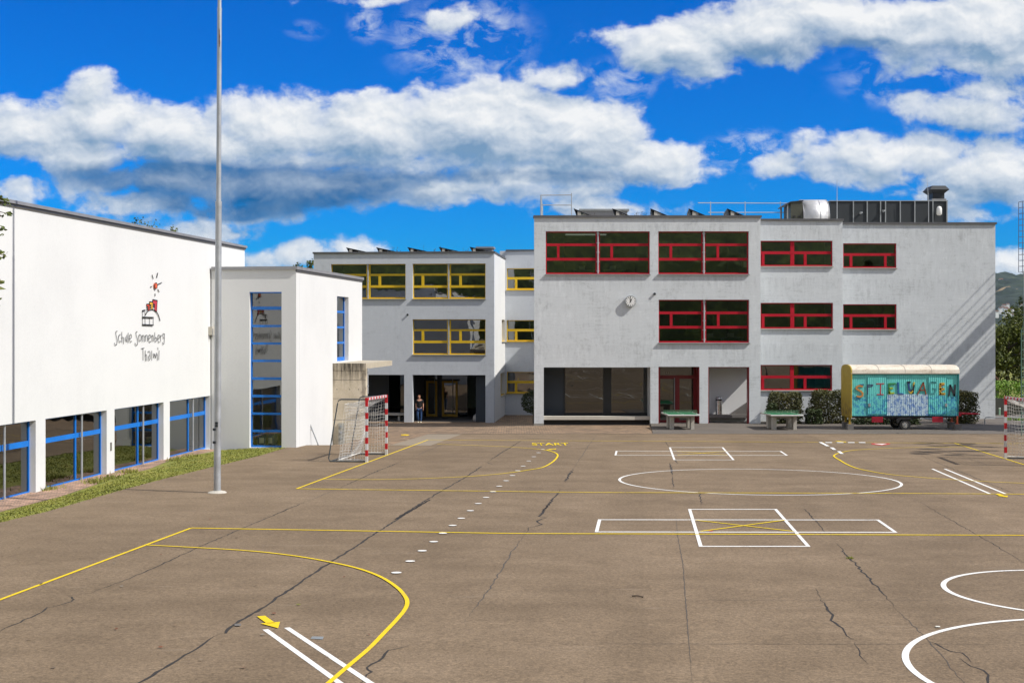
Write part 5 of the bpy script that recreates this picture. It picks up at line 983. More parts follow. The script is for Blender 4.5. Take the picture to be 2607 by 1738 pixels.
hedge('hedge', 'trimmed brownish hedge block behind the right table tennis table', hx(1962, YH), hx(2042, YH), 66.9, 68.1, -1.4, at(0, 1000, YH).z, 5000, M['hedge'], group='trimmed hedge blocks along the wall')
hedge('hedge', 'trimmed dark hedge block against the yellow end of the wagon', hx(2073, YH), hx(2165, YH), 66.8, 68.4, -1.4, at(0, 995, YH).z, 5600, M['hedge'], group='trimmed hedge blocks along the wall')
hedge('hedge', 'trimmed dark hedge block at the hitch end of the wagon', hx(2425, YH), hx(2487, YH), 66.8, 68.4, -1.4, at(0, 997, YH).z, 4200, M['hedge'], group='trimmed hedge blocks along the wall')
hedge('shrub', 'low loose green shrub between the two left hedge blocks', hx(2050, YH), hx(2085, YH), 66.4, 67.4, -1.4, at(0, 1040, YH).z, 1500, M['dkleaf'], cat='shrub', stems=2)
hedge('shrub', 'loose leafy shrub at the left foot of the first hedge', hx(1950, YH), hx(1972, YH), 66.5, 67.2, -1.4, at(0, 1025, YH).z, 900, M['dkleaf'], cat='shrub', stems=2)
hedge('ground_shrub', 'low spreading shrubs under the painted wagon', hx(2170, YH), hx(2330, YH), 66.2, 67.4, -1.4, at(0, 1062, YH).z, 3000, M['dkleaf'], cat='shrub', stems=3)
c = at(1358, 1023, 80); t = thing('round_shrub', 'ball-shaped dark green shrub beside the wing behind the pillar', 'shrub', (c.x, c.y, -2.3)); m = MB()
def fr_():
    v = Vector((random.gauss(0, 1), random.gauss(0, 1), random.gauss(0, 1))).normalized() * random.uniform(.75, 1.03); return Vector((c.x + v.x * .75, c.y + v.y * .75, c.z + v.z * .72))
leaves(m, 3000, fr_, .09, [None]); m.m = []; m.build('foliage', M['dkleaf'], t, flip=False)
m = MB(); m.tube([(c.x, c.y, -2.35), (c.x + .03, c.y, c.z - .4), (c.x, c.y, c.z)], [.06, .05, .03], 8); m.tube([(c.x, c.y, c.z - .5), (c.x - .3, c.y, c.z)], .02, 5); m.build('trunk', M['bark'], t)
# ------------------------------------------------------------------ the painted play wagon
YW = 62.4; S_ = YW / FPX
def wq(x, y): p = at(2140 + x * .17007, 900 + y * .17007, YW); return p
wx0, wx1 = wq(172, 0).x, wq(1752, 0).x; wz0, wz1 = wq(0, 930).z, wq(0, 306).z; WD = 1.75; zgd = zg(YW)
wg = thing('play_wagon', 'turquoise painted circus-style wagon with rounded cream roof and yellow end', 'wagon', ((wx0 + wx1) / 2, YW, zgd))
def m_mottle(base, sp1, sp2):
    def fn(t, b):
        p = t.pos(); x = t.node('ShaderNodeSeparateXYZ'); t.link(p, x.inputs[0]); n = t.noise(t.scale(p, (1, 1, .8)), 9, 4, .75); n2 = t.noise(t.vmath('ADD', p, (7, 3, 1)), 5, 5, .7); n3 = t.noise(p, 2.5, 5)
        edge = t.math('ADD', x.outputs[2], t.math('MULTIPLY', t.math('SUBTRACT', n2, .5), .25)); low = t.mapr(edge, wq(0, 660).z + .03, wq(0, 600).z + .03, 1, 0)
        spots = t.math('MULTIPLY', t.mapr(n, .48, .56), low); spots2 = t.math('MULTIPLY', t.mapr(n2, .5, .6), low)
        c = t.mix(t.mapr(n3, .35, .7), base, [v * 1.25 for v in base]); c = t.mix(t.math('MULTIPLY', spots2, .55), c, sp2); c = t.mix(t.math('MULTIPLY', spots, .8), c, sp1)
        t.link(c, b.inputs['Base Color']); b.inputs['Roughness'].default_value = .5
    return fn
MT = mat('wagon_mottled', fn=m_mottle((.15, .60, .56), (.035, .22, .50), (.09, .45, .58))); MW = mat('wagon_white_mottled', fn=m_mottle((.52, .66, .72), (.06, .18, .52), (.32, .47, .66)))
def ribs(mb, x0, x1, z0, z1, y, step=.098):
    n = max(1, round((x1 - x0) / step)); s = (x1 - x0) / n; pts = []
    for k in range(n): pts += [(x0 + k * s, y), (x0 + k * s + s * .55, y), (x0 + k * s + s * .66, y + .022), (x0 + k * s + s * .9, y + .022)]
    pts.append((x1, y)); 
    for a, b_ in zip(pts, pts[1:]): mb.poly([(a[0], a[1], z0), (b_[0], b_[1], z0), (b_[0], b_[1], z1), (a[0], a[1], z1)])
m = MB(); ribs(m, wx0, wx1, wz0, wz1, YW); o = m.build('side_boarding', MT, wg, flip=False)
m = MB(); m.box(wx0 + .01, wx1 - .01, YW + .03, YW + WD - .02, wz0 + .001, wz1); m.build('body', M['turq_dk'], wg)
m = MB(); ribs(m, wx0, wx1, wz0, wz1, YW + WD); m.build('side_boarding', M['turq_dk'], wg)
for a, b_, lb in ((408, 690, 'left door of the wagon'), (1318, 1585, 'right door of the wagon')):
    m = MB(); x0_, x1_ = wq(a, 0).x, wq(b_, 0).x; ribs(m, x0_, x1_, wq(0, 900).z, wq(0, 352).z, YW - .03); d = m.build('door', MT, wg, flip=False, label=lb)
    m = MB(); m.box(x0_ - .02, x0_, YW - .035, YW, wq(0, 900).z, wq(0, 352).z); m.box(x1_, x1_ + .02, YW - .035, YW, wq(0, 900).z, wq(0, 352).z); m.box(x0_ - .02, x1_ + .02, YW - .036, YW + .02, wq(0, 908).z, wq(0, 900).z); m.build('frame', M['turq_dk'], d)
    m = MB(); hx_ = x0_ + .06 if a < 500 else x1_ - .03; m.box(hx_ - .05, hx_ + .05, YW - .075, YW - .03, wq(0, 790).z, wq(0, 745).z); m.build('handle', M['grey_metal'], d)
m = MB(); ribs(m, wq(692, 0).x, wq(1314, 0).x, wz0 + .02, wq(0, 606).z, YW - .024); m.build('painted_panel', MW, wg, flip=False)
m = MB(); m.box(wx0 - .01, wx1 + .01, YW - .04, YW + .03, wz1 - .03, wz1 + .05); m.build('eaves_board', M['turq_dk'], wg)
zr1 = wq(0, 186).z; hr_ = zr1 - wz1; prof = []
for k in range(15):
    a = math.pi * k / 14; prof.append((YW + WD / 2 - (WD / 2 + .09) * math.cos(a), wz1 + .02 + hr_ * .97 * (math.sin(a) ** .62)))
m = MB()
for x0_, x1_, o_ in ((wx0 - .05, wx1 + .07, .0),):
    for (ya, za), (yb, zb_) in zip(prof, prof[1:]):
        m.hexa([(x0_, ya, za), (x1_, ya, za), (x1_, yb, zb_), (x0_, yb, zb_), (x0_, ya, za + .04), (x1_, ya, za + .04), (x1_, yb, zb_ + .04), (x0_, yb, zb_ + .04)])
def m_cream(t, b):
    p = t.pos(); n = t.noise(t.scale(p, (1, 2, 3)), 1.6, 7, .75); n2 = t.noise(p, 12, 4); t.link(t.ramp(t.math('ADD', t.math('MULTIPLY', n, .7), t.math('MULTIPLY', n2, .3)), [(.34, (.36, .28, .19)), (.45, (.62, .55, .45)), (.6, (.72, .67, .58))]), b.inputs['Base Color']); b.inputs['Roughness'].default_value = .6
m.build('roof', mat('weathered_cream', fn=m_cream), wg)
m = MB()
for k in range(1, 4): q = wx0 + (wx1 - wx0) * k / 4; [m.hexa([(q - .012, ya - .002, za + .038), (q + .012, ya - .002, za + .038), (q + .012, yb, zb_ + .038), (q - .012, yb, zb_ + .038), (q - .012, ya - .002, za + .052), (q + .012, ya - .002, za + .052), (q + .012, yb, zb_ + .052), (q - .012, yb, zb_ + .052)]) for (ya, za), (yb, zb_) in zip(prof, prof[1:])]
m.build('roof_seam', M['conc'], wg)
def m_ochre(t, b):
    p = t.pos(); x = t.node('ShaderNodeSeparateXYZ'); t.link(p, x.inputs[0]); n = t.noise(p, 4, 6, .7); dirt = t.math('MULTIPLY', t.mapr(x.outputs[2], -.55, .5, 1, 0), t.mapr(n, .38, .6))
    t.link(t.mix(dirt, t.ramp(n, [(.3, (.36, .25, .015)), (.65, (.46, .33, .03))]), (.12, .07, .02)), b.inputs['Base Color']); b.inputs['Roughness'].default_value = .6
m = MB(); pts = [(wx0 - .065, YW - .03, wz0 - .1)] + [(wx0 - .065, y, z + .05) for y, z in prof] + [(wx0 - .065, YW + WD + .03, wz0 - .1)]; m.prism(pts, (.055, 0, 0)); m.build('end_wall', mat('wagon_ochre', fn=m_ochre), wg)
m = MB(); pts = [(wx1 + .01, YW, wz0)] + [(wx1 + .01, y, z) for y, z in prof] + [(wx1 + .01, YW + WD, wz0)]; m.prism(pts, (.04, 0, 0)); m.build('end_wall', M['turq_dk'], wg)
m = MB(); m.box(wx0, wx1, YW + .06, YW + .14, wz0 - .1, wz0 - .002); m.box(wx0, wx1, YW + WD - .14, YW + WD - .06, wz0 - .1, wz0 - .002); m.box(wq(800, 0).x, wq(1060, 0).x, YW + .2, YW + WD - .2, wz0 - .2, wz0 - .05); m.box(wq(960, 0).x - .04, wq(960, 0).x + .04, YW + .1, YW + WD - .1, wq(0, 1063).z - .04, wq(0, 1063).z + .04); m.build('chassis', M['black'], wg)
m = MB(); m.tube([wq(1060, 985) + Vector((0, .3, 0)), wq(1250, 965) + Vector((0, .5, 0)), wq(1560, 935) + Vector((0, .9, 0))], .03, 6); m.build('drawbar', M['dark_metal'], wg)
wc = wq(972, 1063); wr = wc.z - zgd - .0
for y, lb in ((YW + .02, None), (YW + WD - .24, None)):
    m = MB(); c = Vector((wc.x, y, zgd + wr)); b0 = len(m.v)
    ring = [(.55, 0.), (.92, -.0), (1., .04), (1., .18), (.92, .22), (.55, .22)]
    n = 36
    for rr_, yy in ring:
        for j in range(n): a = 2 * math.pi * j / n; m.v.append(c + Vector((wr * rr_ * math.cos(a), yy, wr * rr_ * math.sin(a))))
    for i in range(len(ring) - 1):
        for j in range(n): m.f.append((i * n + j, i * n + (j + 1) % n, (i + 1) * n + (j + 1) % n, (i + 1) * n + j)); m.mi.append(0)
    w_ = m.build('wheel', M['rubber'], wg, smooth=False)
    m = MB()
    m.tube([c + Vector((0, .02, 0)), c + Vector((0, .14, 0))], wr * .62, 28, M['rim']); m.tube([c + Vector((0, .0, 0)), c + Vector((0, .03, 0))], wr * .16, 14, M['grey_metal'])
    for j in range(8): a = j * math.pi / 4; m.disc(c + Vector((wr * .42 * math.cos(a), .02, wr * .42 * math.sin(a))), (0, -1, 0), wr * .07, .004, 10, M['black'])
    for j in range(4): a = j * math.pi / 2 + .4; m.disc(c + Vector((wr * .25 * math.cos(a), .0, wr * .25 * math.sin(a))), (0, -1, 0), wr * .035, .015, 8, M['steel'])
    m.build('rim', None, w_)
m = MB(); m.prism([wq(830, 985) + Vector((0, -.01, 0)), wq(880, 955) + Vector((0, -.01, 0)), wq(1050, 955) + Vector((0, -.01, 0)), wq(1085, 1000) + Vector((0, -.01, 0)), wq(1040, 980) + Vector((0, -.01, 0)), wq(900, 985) + Vector((0, -.01, 0)), wq(860, 1040) + Vector((0, -.01, 0))], (0, .26, 0)); m.build('mudguard', M['black'], wg)
for a, b_ in ((468, 634), (1372, 1534)):
    m = MB(); m.box(wq(a, 0).x, wq(b_, 0).x, YW - .005, YW + .02, wq(0, 1024).z, wq(0, 945).z, M['rednet'])
    for k in range(1, 5): z = wq(0, 945 + 79 * k / 5).z; m.box(wq(a, 0).x, wq(b_, 0).x, YW - .012, YW - .006, z - .01, z + .01, mat('rednet_dark', (.28, .006, .02), .5))
    m.build('warning_panel', None, wg)
for x, y_, mm, nm in ((72, YW + WD - .2, 'ochre', 'support_leg'), (135, YW + .12, 'ochre', 'support_leg'), (1664, YW + WD - .3, 'orange_leg', 'support_leg'), (1746, YW + .05, 'orange_leg', 'support_leg')):
    k = YW / y_; q = wq(x, 0).x * y_ / YW; m = MB(); m.box(q - .035, q + .035, y_ - .035, y_ + .035, zgd + .3, wz0 - .002); m.box(q - .07, q + .07, y_ - .07, y_ + .07, zgd + .3, zgd + .33); m.build(nm, M[mm], wg)
m = MB(); p1_, p2_ = wq(1770, 905), wq(2100, 916); yy = YW + WD / 2; e_ = Vector((wq(2180, 917).x, yy, p2_.z))
for s_ in (-.45, .45): m.tube([(p1_.x, yy + s_, p1_.z), (p2_.x, yy + s_ * .25, p2_.z), tuple(e_)], [.04, .035, .025], 8)
m.tube([(p1_.x + .05, yy - .45, p1_.z), (p1_.x + .05, yy + .45, p1_.z)], .03, 8); m.tube([(p1_.x + .6, yy - .36, p1_.z - .03), (p1_.x + .6, yy + .36, p1_.z - .03)], .025, 8); m.box(p1_.x + .12, p1_.x + .24, yy - .52, yy - .4, p1_.z - .12, p1_.z - .02)
m.build('hitch', M['red'], wg)
def wst(mb, pts, w, m_):
    P = [wq(*p) for p in pts]
    for i, (a, b_) in enumerate(zip(P, P[1:])):
        d = (b_ - a); L = d.length; d = Vector((d.x, 0, d.z)).normalized(); s = Vector((-d.z, 0, d.x)) * w / 2; y = -.044 - .0006 * (i % 5)
        a2, b2 = a - d * w * .3, b_ + d * w * .3; mb.hexa([(v.x, YW + y, v.z) for v in (a2 - s, b2 - s, b2 + s, a2 + s)] + [(v.x, YW + y + .04, v.z) for v in (a2 - s, b2 - s, b2 + s, a2 + s)], m_)
C_ = lambda n, c: mat(n, c, .6)
LT = [(C_('paint_orange', (.55, .24, .06)), .21, [[(325, 490), (290, 478), (245, 492), (232, 518), (258, 540), (300, 560), (328, 590), (325, 630), (285, 645), (245, 636)]]), (C_('paint_slate', (.05, .16, .24)), .16, [[(290, 464), (345, 462)]]), (C_('paint_navy', (.03, .04, .12)), .11, [[(405, 462), (403, 500), (405, 540), (404, 605)], [(412, 464), (478, 466), (468, 488), (415, 492)]]),
      (C_('paint_redpink', (.5, .06, .08)), .12, [[(535, 450), (645, 448)], [(598, 455), (596, 610)], [(545, 610), (638, 610)]]), (C_('paint_green', (.03, .24, .05)), .16, [[(722, 590), (722, 450), (815, 446)]]), (C_('paint_lemon', (.36, .48, .02)), .2, [[(722, 520), (775, 516)], [(722, 592), (795, 588)], [(730, 560), (730, 590)]]),
      (C_('paint_blue', (.02, .10, .33)), .15, [[(858, 432), (860, 595), (935, 600)]]), (C_('paint_deepblue', (.02, .05, .20)), .2, [[(1012, 432), (1020, 500), (1035, 560)]]), (C_('paint_gold', (.62, .42, .03)), .16, [[(1022, 560), (1050, 592), (1075, 560)], [(1100, 430), (1088, 480)]]), (C_('paint_black', (.02, .02, .025)), .2, [[(1060, 545), (1085, 590)], [(1098, 470), (1085, 560)], [(1000, 428), (1040, 426)]]),
      (C_('paint_brown', (.28, .07, .03)), .14, [[(1152, 605), (1238, 430)], [(1238, 430), (1275, 605)], [(1180, 545), (1262, 543)]]), (C_('paint_teal', (.05, .28, .30)), .17, [[(1420, 430), (1345, 428), (1332, 510), (1342, 598), (1405, 592), (1418, 525), (1380, 520)]]), (C_('paint_violet', (.25, .16, .35)), .08, [[(1345, 424), (1425, 430)]]),
      (C_('paint_mustard', (.55, .33, .03)), .26, [[(1490, 455), (1488, 600)], [(1490, 452), (1545, 448)], [(1490, 530), (1545, 528)], [(1490, 600), (1556, 600)]]), (C_('paint_crimson', (.36, .03, .03)), .07, [[(1470, 490), (1545, 470)], [(1470, 530), (1530, 510)], [(1470, 575), (1520, 555)], [(1472, 612), (1545, 600)]]), (C_('paint_ink', (.02, .022, .03)), .2, [[(1620, 625), (1640, 470)], [(1640, 470), (1700, 628)], [(1700, 628), (1712, 470)]])]
m = MB()
for mm, w, ss in LT:
    for s in ss: wst(m, s, w * .37, mm)
m.build('lettering', None, wg, label='hand-painted multicoloured word SPIELWAGEN')
for i, (x, y_, w_) in enumerate(((72, YW + WD - .2, .26), (137, YW + .12, .28), (1656, YW + WD - .3, .28), (1745, YW + .05, .32))):
    q = wq(x, 0).x * y_ / YW; m = MB(); m.box(q - w_ / 2, q + w_ / 2, y_ - .18, y_ + .18, zg(y_) - .01, zgd + .298); bmv = m.build('concrete_block', M['conc_dark'], loc=(q, y_, zg(y_)))
    setp(bmv, ['weathered block under the rear yellow leg of the wagon', 'weathered block under the front yellow leg of the wagon', 'weathered block under the rear orange leg of the wagon', 'weathered block under the front orange leg of the wagon'][i], 'block', 'concrete blocks under the wagon legs')
# ------------------------------------------------------------------ person in the entrance
def skin_mesh(name, joints, bones, mt, parent, sub=2):
    me = bpy.data.meshes.new(name); me.from_pydata([tuple(Vector(p) - WL[parent.name]) for p, r in joints], bones, []); o = bpy.data.objects.new(name, me); COL.objects.link(o)
    s = o.modifiers.new('skin', 'SKIN'); s.use_smooth_shade = True
    for i, (p, r) in enumerate(joints): me.skin_vertices[0].data[i].radius = r if hasattr(r, '__len__') else (r, r)
    me.skin_vertices[0].data[0].use_root = True
    u = o.modifiers.new('sub', 'SUBSURF'); u.levels = u.render_levels = sub
    dg = bpy.context.evaluated_depsgraph_get(); m2 = bpy.data.meshes.new_from_object(o.evaluated_get(dg)); bpy.data.objects.remove(o)
    m2.materials.clear(); m2.materials.append(mt); o2 = bpy.data.objects.new(name, m2); COL.objects.link(o2); o2.parent = parent; WL[o2.name] = WL[parent.name]; return o2
pf = at(1068, 1075, 81.9); PZ = -2.3; PX, PY = pf.x, 81.9
pr_ = thing('person', 'person in black T-shirt and blue jeans walking out of the shaded entrance', 'person', (PX, PY, PZ))
def J(x, y, z): return (PX + x, PY + y, PZ + z)
def body(shrink):
    k = shrink
    js = [(J(.0, 0, .92), (.135 * k, .10 * k)), (J(0, 0, 1.08), (.12 * k, .09 * k)), (J(0, .01, 1.27), (.15 * k, .105 * k)), (J(0, .0, 1.40), (.135 * k, .085 * k)), (J(-.01, -.01, 1.47), (.052, .052)), (J(-.02, -.03, 1.53), (.05, .05)), (J(-.03, -.04, 1.60), (.082, .092)), (J(-.03, -.035, 1.68), (.078, .088)),
          (J(-.18, .0, 1.40), .052), (J(-.215, .03, 1.15), .042), (J(-.205, -.05, .93), .03), (J(.18, .0, 1.40), .052), (J(.225, .02, 1.15), .042), (J(.235, -.04, .92), .03),
          (J(-.09, .0, .86), .085), (J(-.115, -.10, .49), .058), (J(-.05, .05, .12), .037), (J(.09, .0, .86), .085), (J(.10, -.01, .48), .058), (J(.095, -.02, .1), .037)]
    return js
BN = [(0, 1), (1, 2), (2, 3), (3, 4), (4, 5), (5, 6), (6, 7), (3, 8), (8, 9), (9, 10), (3, 11), (11, 12), (12, 13), (0, 14), (14, 15), (15, 16), (0, 17), (17, 18), (18, 19)]
bd = skin_mesh('body', body(1), BN, M['skin'], pr_)
sj = body(1.12); top = [(sj[0][0][:2] + (PZ + .86,), (.16, .125)), (sj[1][0], (.14, .11)), (sj[2][0], (.168, .122)), (sj[3][0], (.15, .10)), (sj[8][0], .068), (J(-.205, .02, 1.2), .066), (sj[11][0], .068), (J(.213, .015, 1.2), .066)]
skin_mesh('shirt', top, [(0, 1), (1, 2), (2, 3), (3, 4), (4, 5), (3, 6), (6, 7)], M['shirt'], pr_)
lj = [(J(0, 0, .93), (.145, .11)), (J(-.09, 0, .84), .098), (J(-.115, -.10, .49), .07), (J(-.052, .045, .10), .05), (J(.09, 0, .84), .098), (J(.10, -.01, .48), .07), (J(.095, -.02, .09), .05)]
skin_mesh('jeans', lj, [(0, 1), (1, 2), (2, 3), (0, 4), (4, 5), (5, 6)], M['jeans'], pr_)
for x, y in ((-.06, .03), (.10, -.03)): skin_mesh('shoe', [(J(x, y + .06, .05), .045), (J(x - .01, y - .06, .045), .045), (J(x - .03, y - .17, .035), (.045, .03))], [(0, 1), (1, 2)], M['shoe'], pr_, 1)
skin_mesh('hair', [(J(-.025, -.0, 1.72), (.088, .09)), (J(-.02, .05, 1.66), (.098, .07)), (J(-.02, .07, 1.56), (.09, .05)), (J(-.015, .07, 1.47), (.07, .035))], [(0, 1), (1, 2), (2, 3)], M['hair'], pr_)
for sx, hand in ((-1, J(-.20, -.07, .88)), (1, J(.237, -.06, .87))):      # hands: palm, four fingers, thumb
    h = Vector(hand); js = [(h + Vector((0, .02, .05)), (.026, .034)), (h + Vector((0, -.0, -.02)), (.018, .042))]; bn = [(0, 1)]
    for k, L in enumerate((.075, .085, .08, .062)):
        a = h + Vector((0, -.033 + .022 * k, -.045)); i0 = len(js); js += [(a, .0095), (a + Vector((-sx * .006, -.004, -L * .5)), .009), (a + Vector((-sx * .022, -.008, -L)), .008)]; bn += [(1, i0), (i0, i0 + 1), (i0 + 1, i0 + 2)]
    i0 = len(js); js += [(h + Vector((-sx * .01, -.045, .0)), .011), (h + Vector((-sx * .02, -.07, -.04)), .009)]; bn += [(1, i0), (i0, i0 + 1)]
    skin_mesh('hand', js, bn, M['skin'], bd, 1)
m = MB(); hc = Vector(J(-.03, -.125, 1.61))
for s_ in (-.03, .03): m.disc(hc + Vector((s_, .002, .015)), (0, -1, 0), .011, .008, 8, M['black']); m.box(hc.x + s_ - .016, hc.x + s_ + .016, hc.y - .004, hc.y + .01, hc.z + .036, hc.z + .042, M['hair'])
m.prism([hc + Vector((-.013, .01, -.03)), hc + Vector((.013, .01, -.03)), hc + Vector((0, .01, .015))], (0, -.024, 0), M['skin']); m.box(hc.x - .022, hc.x + .022, hc.y + .004, hc.y + .014, hc.z - .052, hc.z - .043, mat('lips', (.42, .12, .10), .5))
m.build('face', None, bd)
m = MB(); m.tube([J(.13, -.07, 1.44), J(.03, -.14, 1.25), J(-.08, -.15, 1.08), J(-.19, -.06, .95)], .011, 6); m.box(PX - .27, PX - .2, PY - .12, PY + .12, PZ + .78, PZ + .98); setp(m.build('shoulder_bag', M['black'], loc=J(-.2, 0, .78)), 'small black shoulder bag worn across the chest of the person', 'bag')
# ------------------------------------------------------------------ trees
def tree(name, label, x, y, z0, h, r, rz, n, mt, size, base=.35, limbs=7, group=None, tr=.2, blobs=26, cat='tree'):
    t = thing(name, label, cat, (x, y, z0), group); m = MB(); top = Vector((x + random.uniform(-.3, .3), y + random.uniform(-.3, .3), z0 + h * .82))
    m.tube([(x, y, z0 - .2), (x + .05, y, z0 + h * base * .6), (x + .1, y, z0 + h * .55), tuple(top)], [tr, tr * .78, tr * .5, tr * .15], 9); cz_ = z0 + h - rz; B = []
    for _ in range(limbs):
        a = random.uniform(0, 6.28); z = z0 + h * random.uniform(base, .7); e = Vector((x + math.cos(a) * r * .75, y + math.sin(a) * r * .75, z + h * random.uniform(.05, .22))); m.tube([(x + .05, y, z), tuple(Vector((x, y, z)).lerp(e, .5) + Vector((0, 0, .15))), tuple(e)], [tr * .4, tr * .25, tr * .08], 6)
    m.build('trunk', M['bark'], t)
    for _ in range(blobs):
        v = Vector((random.gauss(0, 1), random.gauss(0, 1), random.gauss(0, 1))).normalized() * random.uniform(.35, .95); B.append((Vector((x + v.x * r, y + v.y * r, cz_ + v.z * rz)), random.uniform(.2, .42) * min(r, rz)))
    def f():
        c, q = random.choice(B); v = Vector((random.gauss(0, 1), random.gauss(0, 1), random.gauss(0, .8))).normalized() * q * random.uniform(.45, 1.1); return c + v
    m = MB(); leaves(m, n, f, size, [None]); m.m = []; m.build('crown', mt, t, flip=False); return t
# the oak whose branch tips reach into the picture at the left edge
YO = 24.
t = tree('oak_tree', 'oak whose outermost green leaves reach in at the left picture edge', -12.4, YO, zg(YO) - .2, 8.5, 2.6, 2.8, 5200, M['oak'], .16, tr=.22)
m = MB(); tw = MB()
for px, py, n in ((6, 505, 8), (14, 508, 6), (17, 518, 4), (8, 519, 4), (24, 545, 5), (10, 551, 4), (4, 582, 5), (3, 600, 3), (6, 641, 6), (11, 650, 4), (4, 656, 3), (-16, 510, 30), (-24, 560, 30), (-20, 640, 30)):
    c = at(px, py, YO)
    leaves(m, n, lambda: c + Vector((random.gauss(0, .02), random.gauss(0, .1), random.gauss(0, .02))), .10, [None]); tw.tube([c, c + Vector((-.5, .05, .12)), Vector((-10.6, YO, 5.2))], [.006, .012, .03], 5)
m.m = []; o = m.build('branch_tips', M['oak'], t, flip=False); tw.build('twigs', M['bark'], t)
tree('maple_tree', 'bushy sunlit maple right of the grey building', at(2570, 850, 92).x + .9, 95, -3.2, 7.95, 3.0, 2.5, 9000, M['maple'], .24, tr=.2, blobs=44)
tree('maple_tree', 'tall dark tree at the right picture edge behind the maple', 39.5, 99, -3.2, 9.6, 2.6, 4.4, 6500, M['dkleaf'], .26, tr=.22, blobs=34)
tree('ash_tree', 'tree behind the sports hall, its left top twigs above the roof', at(380, 560, 75).x, 75, -2.5, 3.47 + 2.5 + (840 - 545) / FPX * 75, 1.25, 2.6, 1300, M['oak'], .15, blobs=40)
tree('ash_tree', 'tree behind the sports hall, the right one of two treetops above the roof', at(447, 560, 75).x, 75.5, -2.5, 3.47 + 2.5 + (840 - 552) / FPX * 75, 1.0, 2.6, 1100, M['oak'], .14, blobs=36)
tree('birch_tree', 'tree behind the white annex, only its crown tip above the roof', at(790, 680, 98).x - .4, 98, -2.5, 3.47 + 2.5 + (840 - 652) / FPX * 98, .9, 1.8, 1500, M['oak'], .16, blobs=14)
for x, y, h, r in ((26.3, 49.5, 9.3, 2.3), (24.6, 45.0, 9., 2.2)): tree('plane_tree', 'young tree at the right of the yard casting the leafy shadow streaks' if y < 47 else 'second young tree at the right of the yard casting leafy shadow streaks', x, y, zg(y), h, r, .55, 7500, M['maple'], .24, tr=.09, limbs=5, blobs=16)
tree('lime_tree', 'dense tree outside the right picture edge shading the pavement', 29.6, 62.0, -1.3, 9.0, 3.2, 3.0, 9000, M['maple'], .3, tr=.18, blobs=44)
tree('lime_tree', 'second dense tree farther outside the right picture edge', 34.5, 60.5, -1.3, 10.5, 3.2, 3.4, 7000, M['maple'], .32, tr=.18, blobs=40)
# garden beyond the right-hand corner
hedge('garden_hedge', 'bright green sunlit garden hedge below the maple', at(2536, 0, 88).x - .6, at(2606, 0, 88).x + 2, 88, 89.6, -3.2, at(0, 972, 88).z, 5200, M['lime'], .16, cat='hedge')
gs = thing('garden_shed', 'small house with brown tiled gable roof peeking out behind the corner', 'house', (at(2530, 0, 91).x, 91, -3.2)); xa, xb, zr, ze = at(2515, 0, 91).x, at(2566, 0, 91).x, at(0, 950, 91).z, at(0, 976, 91).z; xm = at(2540, 0, 91).x - .3
m = MB(); m.box(xa - 1, xb - .5, 91.3, 94, -3.2, ze - .1); m.build('wall', M['wood'], gs); m = MB(); m.prism([(xb, 91, ze - .3), (xm, 91, zr), (xm - (xb - xm), 91, ze - .3), (xm - (xb - xm), 91, ze - .45), (xm, 91, zr - .16), (xb, 91, ze - .45)], (0, 3.4, 0)); m.build('roof', M['rooftile'], gs)
m = MB(); xa, xb = at(2530, 0, 78).x, 45; zt_ = at(0, 1013, 78).z; zb_ = -2.4
for k in range(26): q = xa + (xb - xa) * k / 26; m.box(q, q + (xb - xa) / 26 - .02, 78, 78.05, zb_, zt_ + .02 * (k % 2))
o = m.build('garden_fence', mat('fence_dark', (.05, .05, .045), .9), loc=(xa, 78, zb_)); setp(o, 'dark garden fence in the shade right of the grey building', 'fence')
mb = MB(); mb.poly([(26.3, 70.2, -1.37), (60, 70.2, -1.37), (60, 88, -3.1), (26.3, 88, -3.1)]); setp(mb.build('embankment', M['grass'], flip=False), kind='structure')
m = MB(); p0 = at(2507, 1062, 66.5); p1 = at(2625, 1061.5, 66.5); m.tube([(p0.x, 66.5, -1.4), (p0.x, 66.5, p0.z - .08), (p0.x + .03, 66.5, p0.z - .02), (p0.x + .1, 66.5, p0.z), (p1.x, 66.5, p1.z), (p1.x, 66.5, -1.4)], .026, 8); setp(m.build('barrier_rail', M['grey_metal'], loc=(p0.x, 66.5, -1.38)), 'low grey tubular barrier rail at the right corner of the building', 'railing')
m = MB(); q = at(2545, 1040, 76); m.tube([(q.x, 76, -2.), q], .045, 8, mat('pale_green', (.30, .48, .36), .6)); m.tube([q, lift(q, .05)], .05, 8, M['white_p']); setp(m.build('marker_post', None, loc=(q.x, 76, -2)), 'short pale green marker post on the shaded lawn', 'post')
m = MB()
for _ in range(500):
    x, y = random.uniform(26.3, 31), random.uniform(69.6, 70.4); a = random.uniform(0, 6.28); w = Vector((math.cos(a), math.sin(a), 0)) * .04; p = Vector((x, y, -1.38)); m.poly([p - w, p + w, p + Vector((random.uniform(-.1, .1), random.uniform(-.1, .1), random.uniform(.1, .3)))])
setp(m.build('grass_verge', M['lime'], flip=False), 'bright tall grass verge right of the building corner', 'grass', kind='stuff')
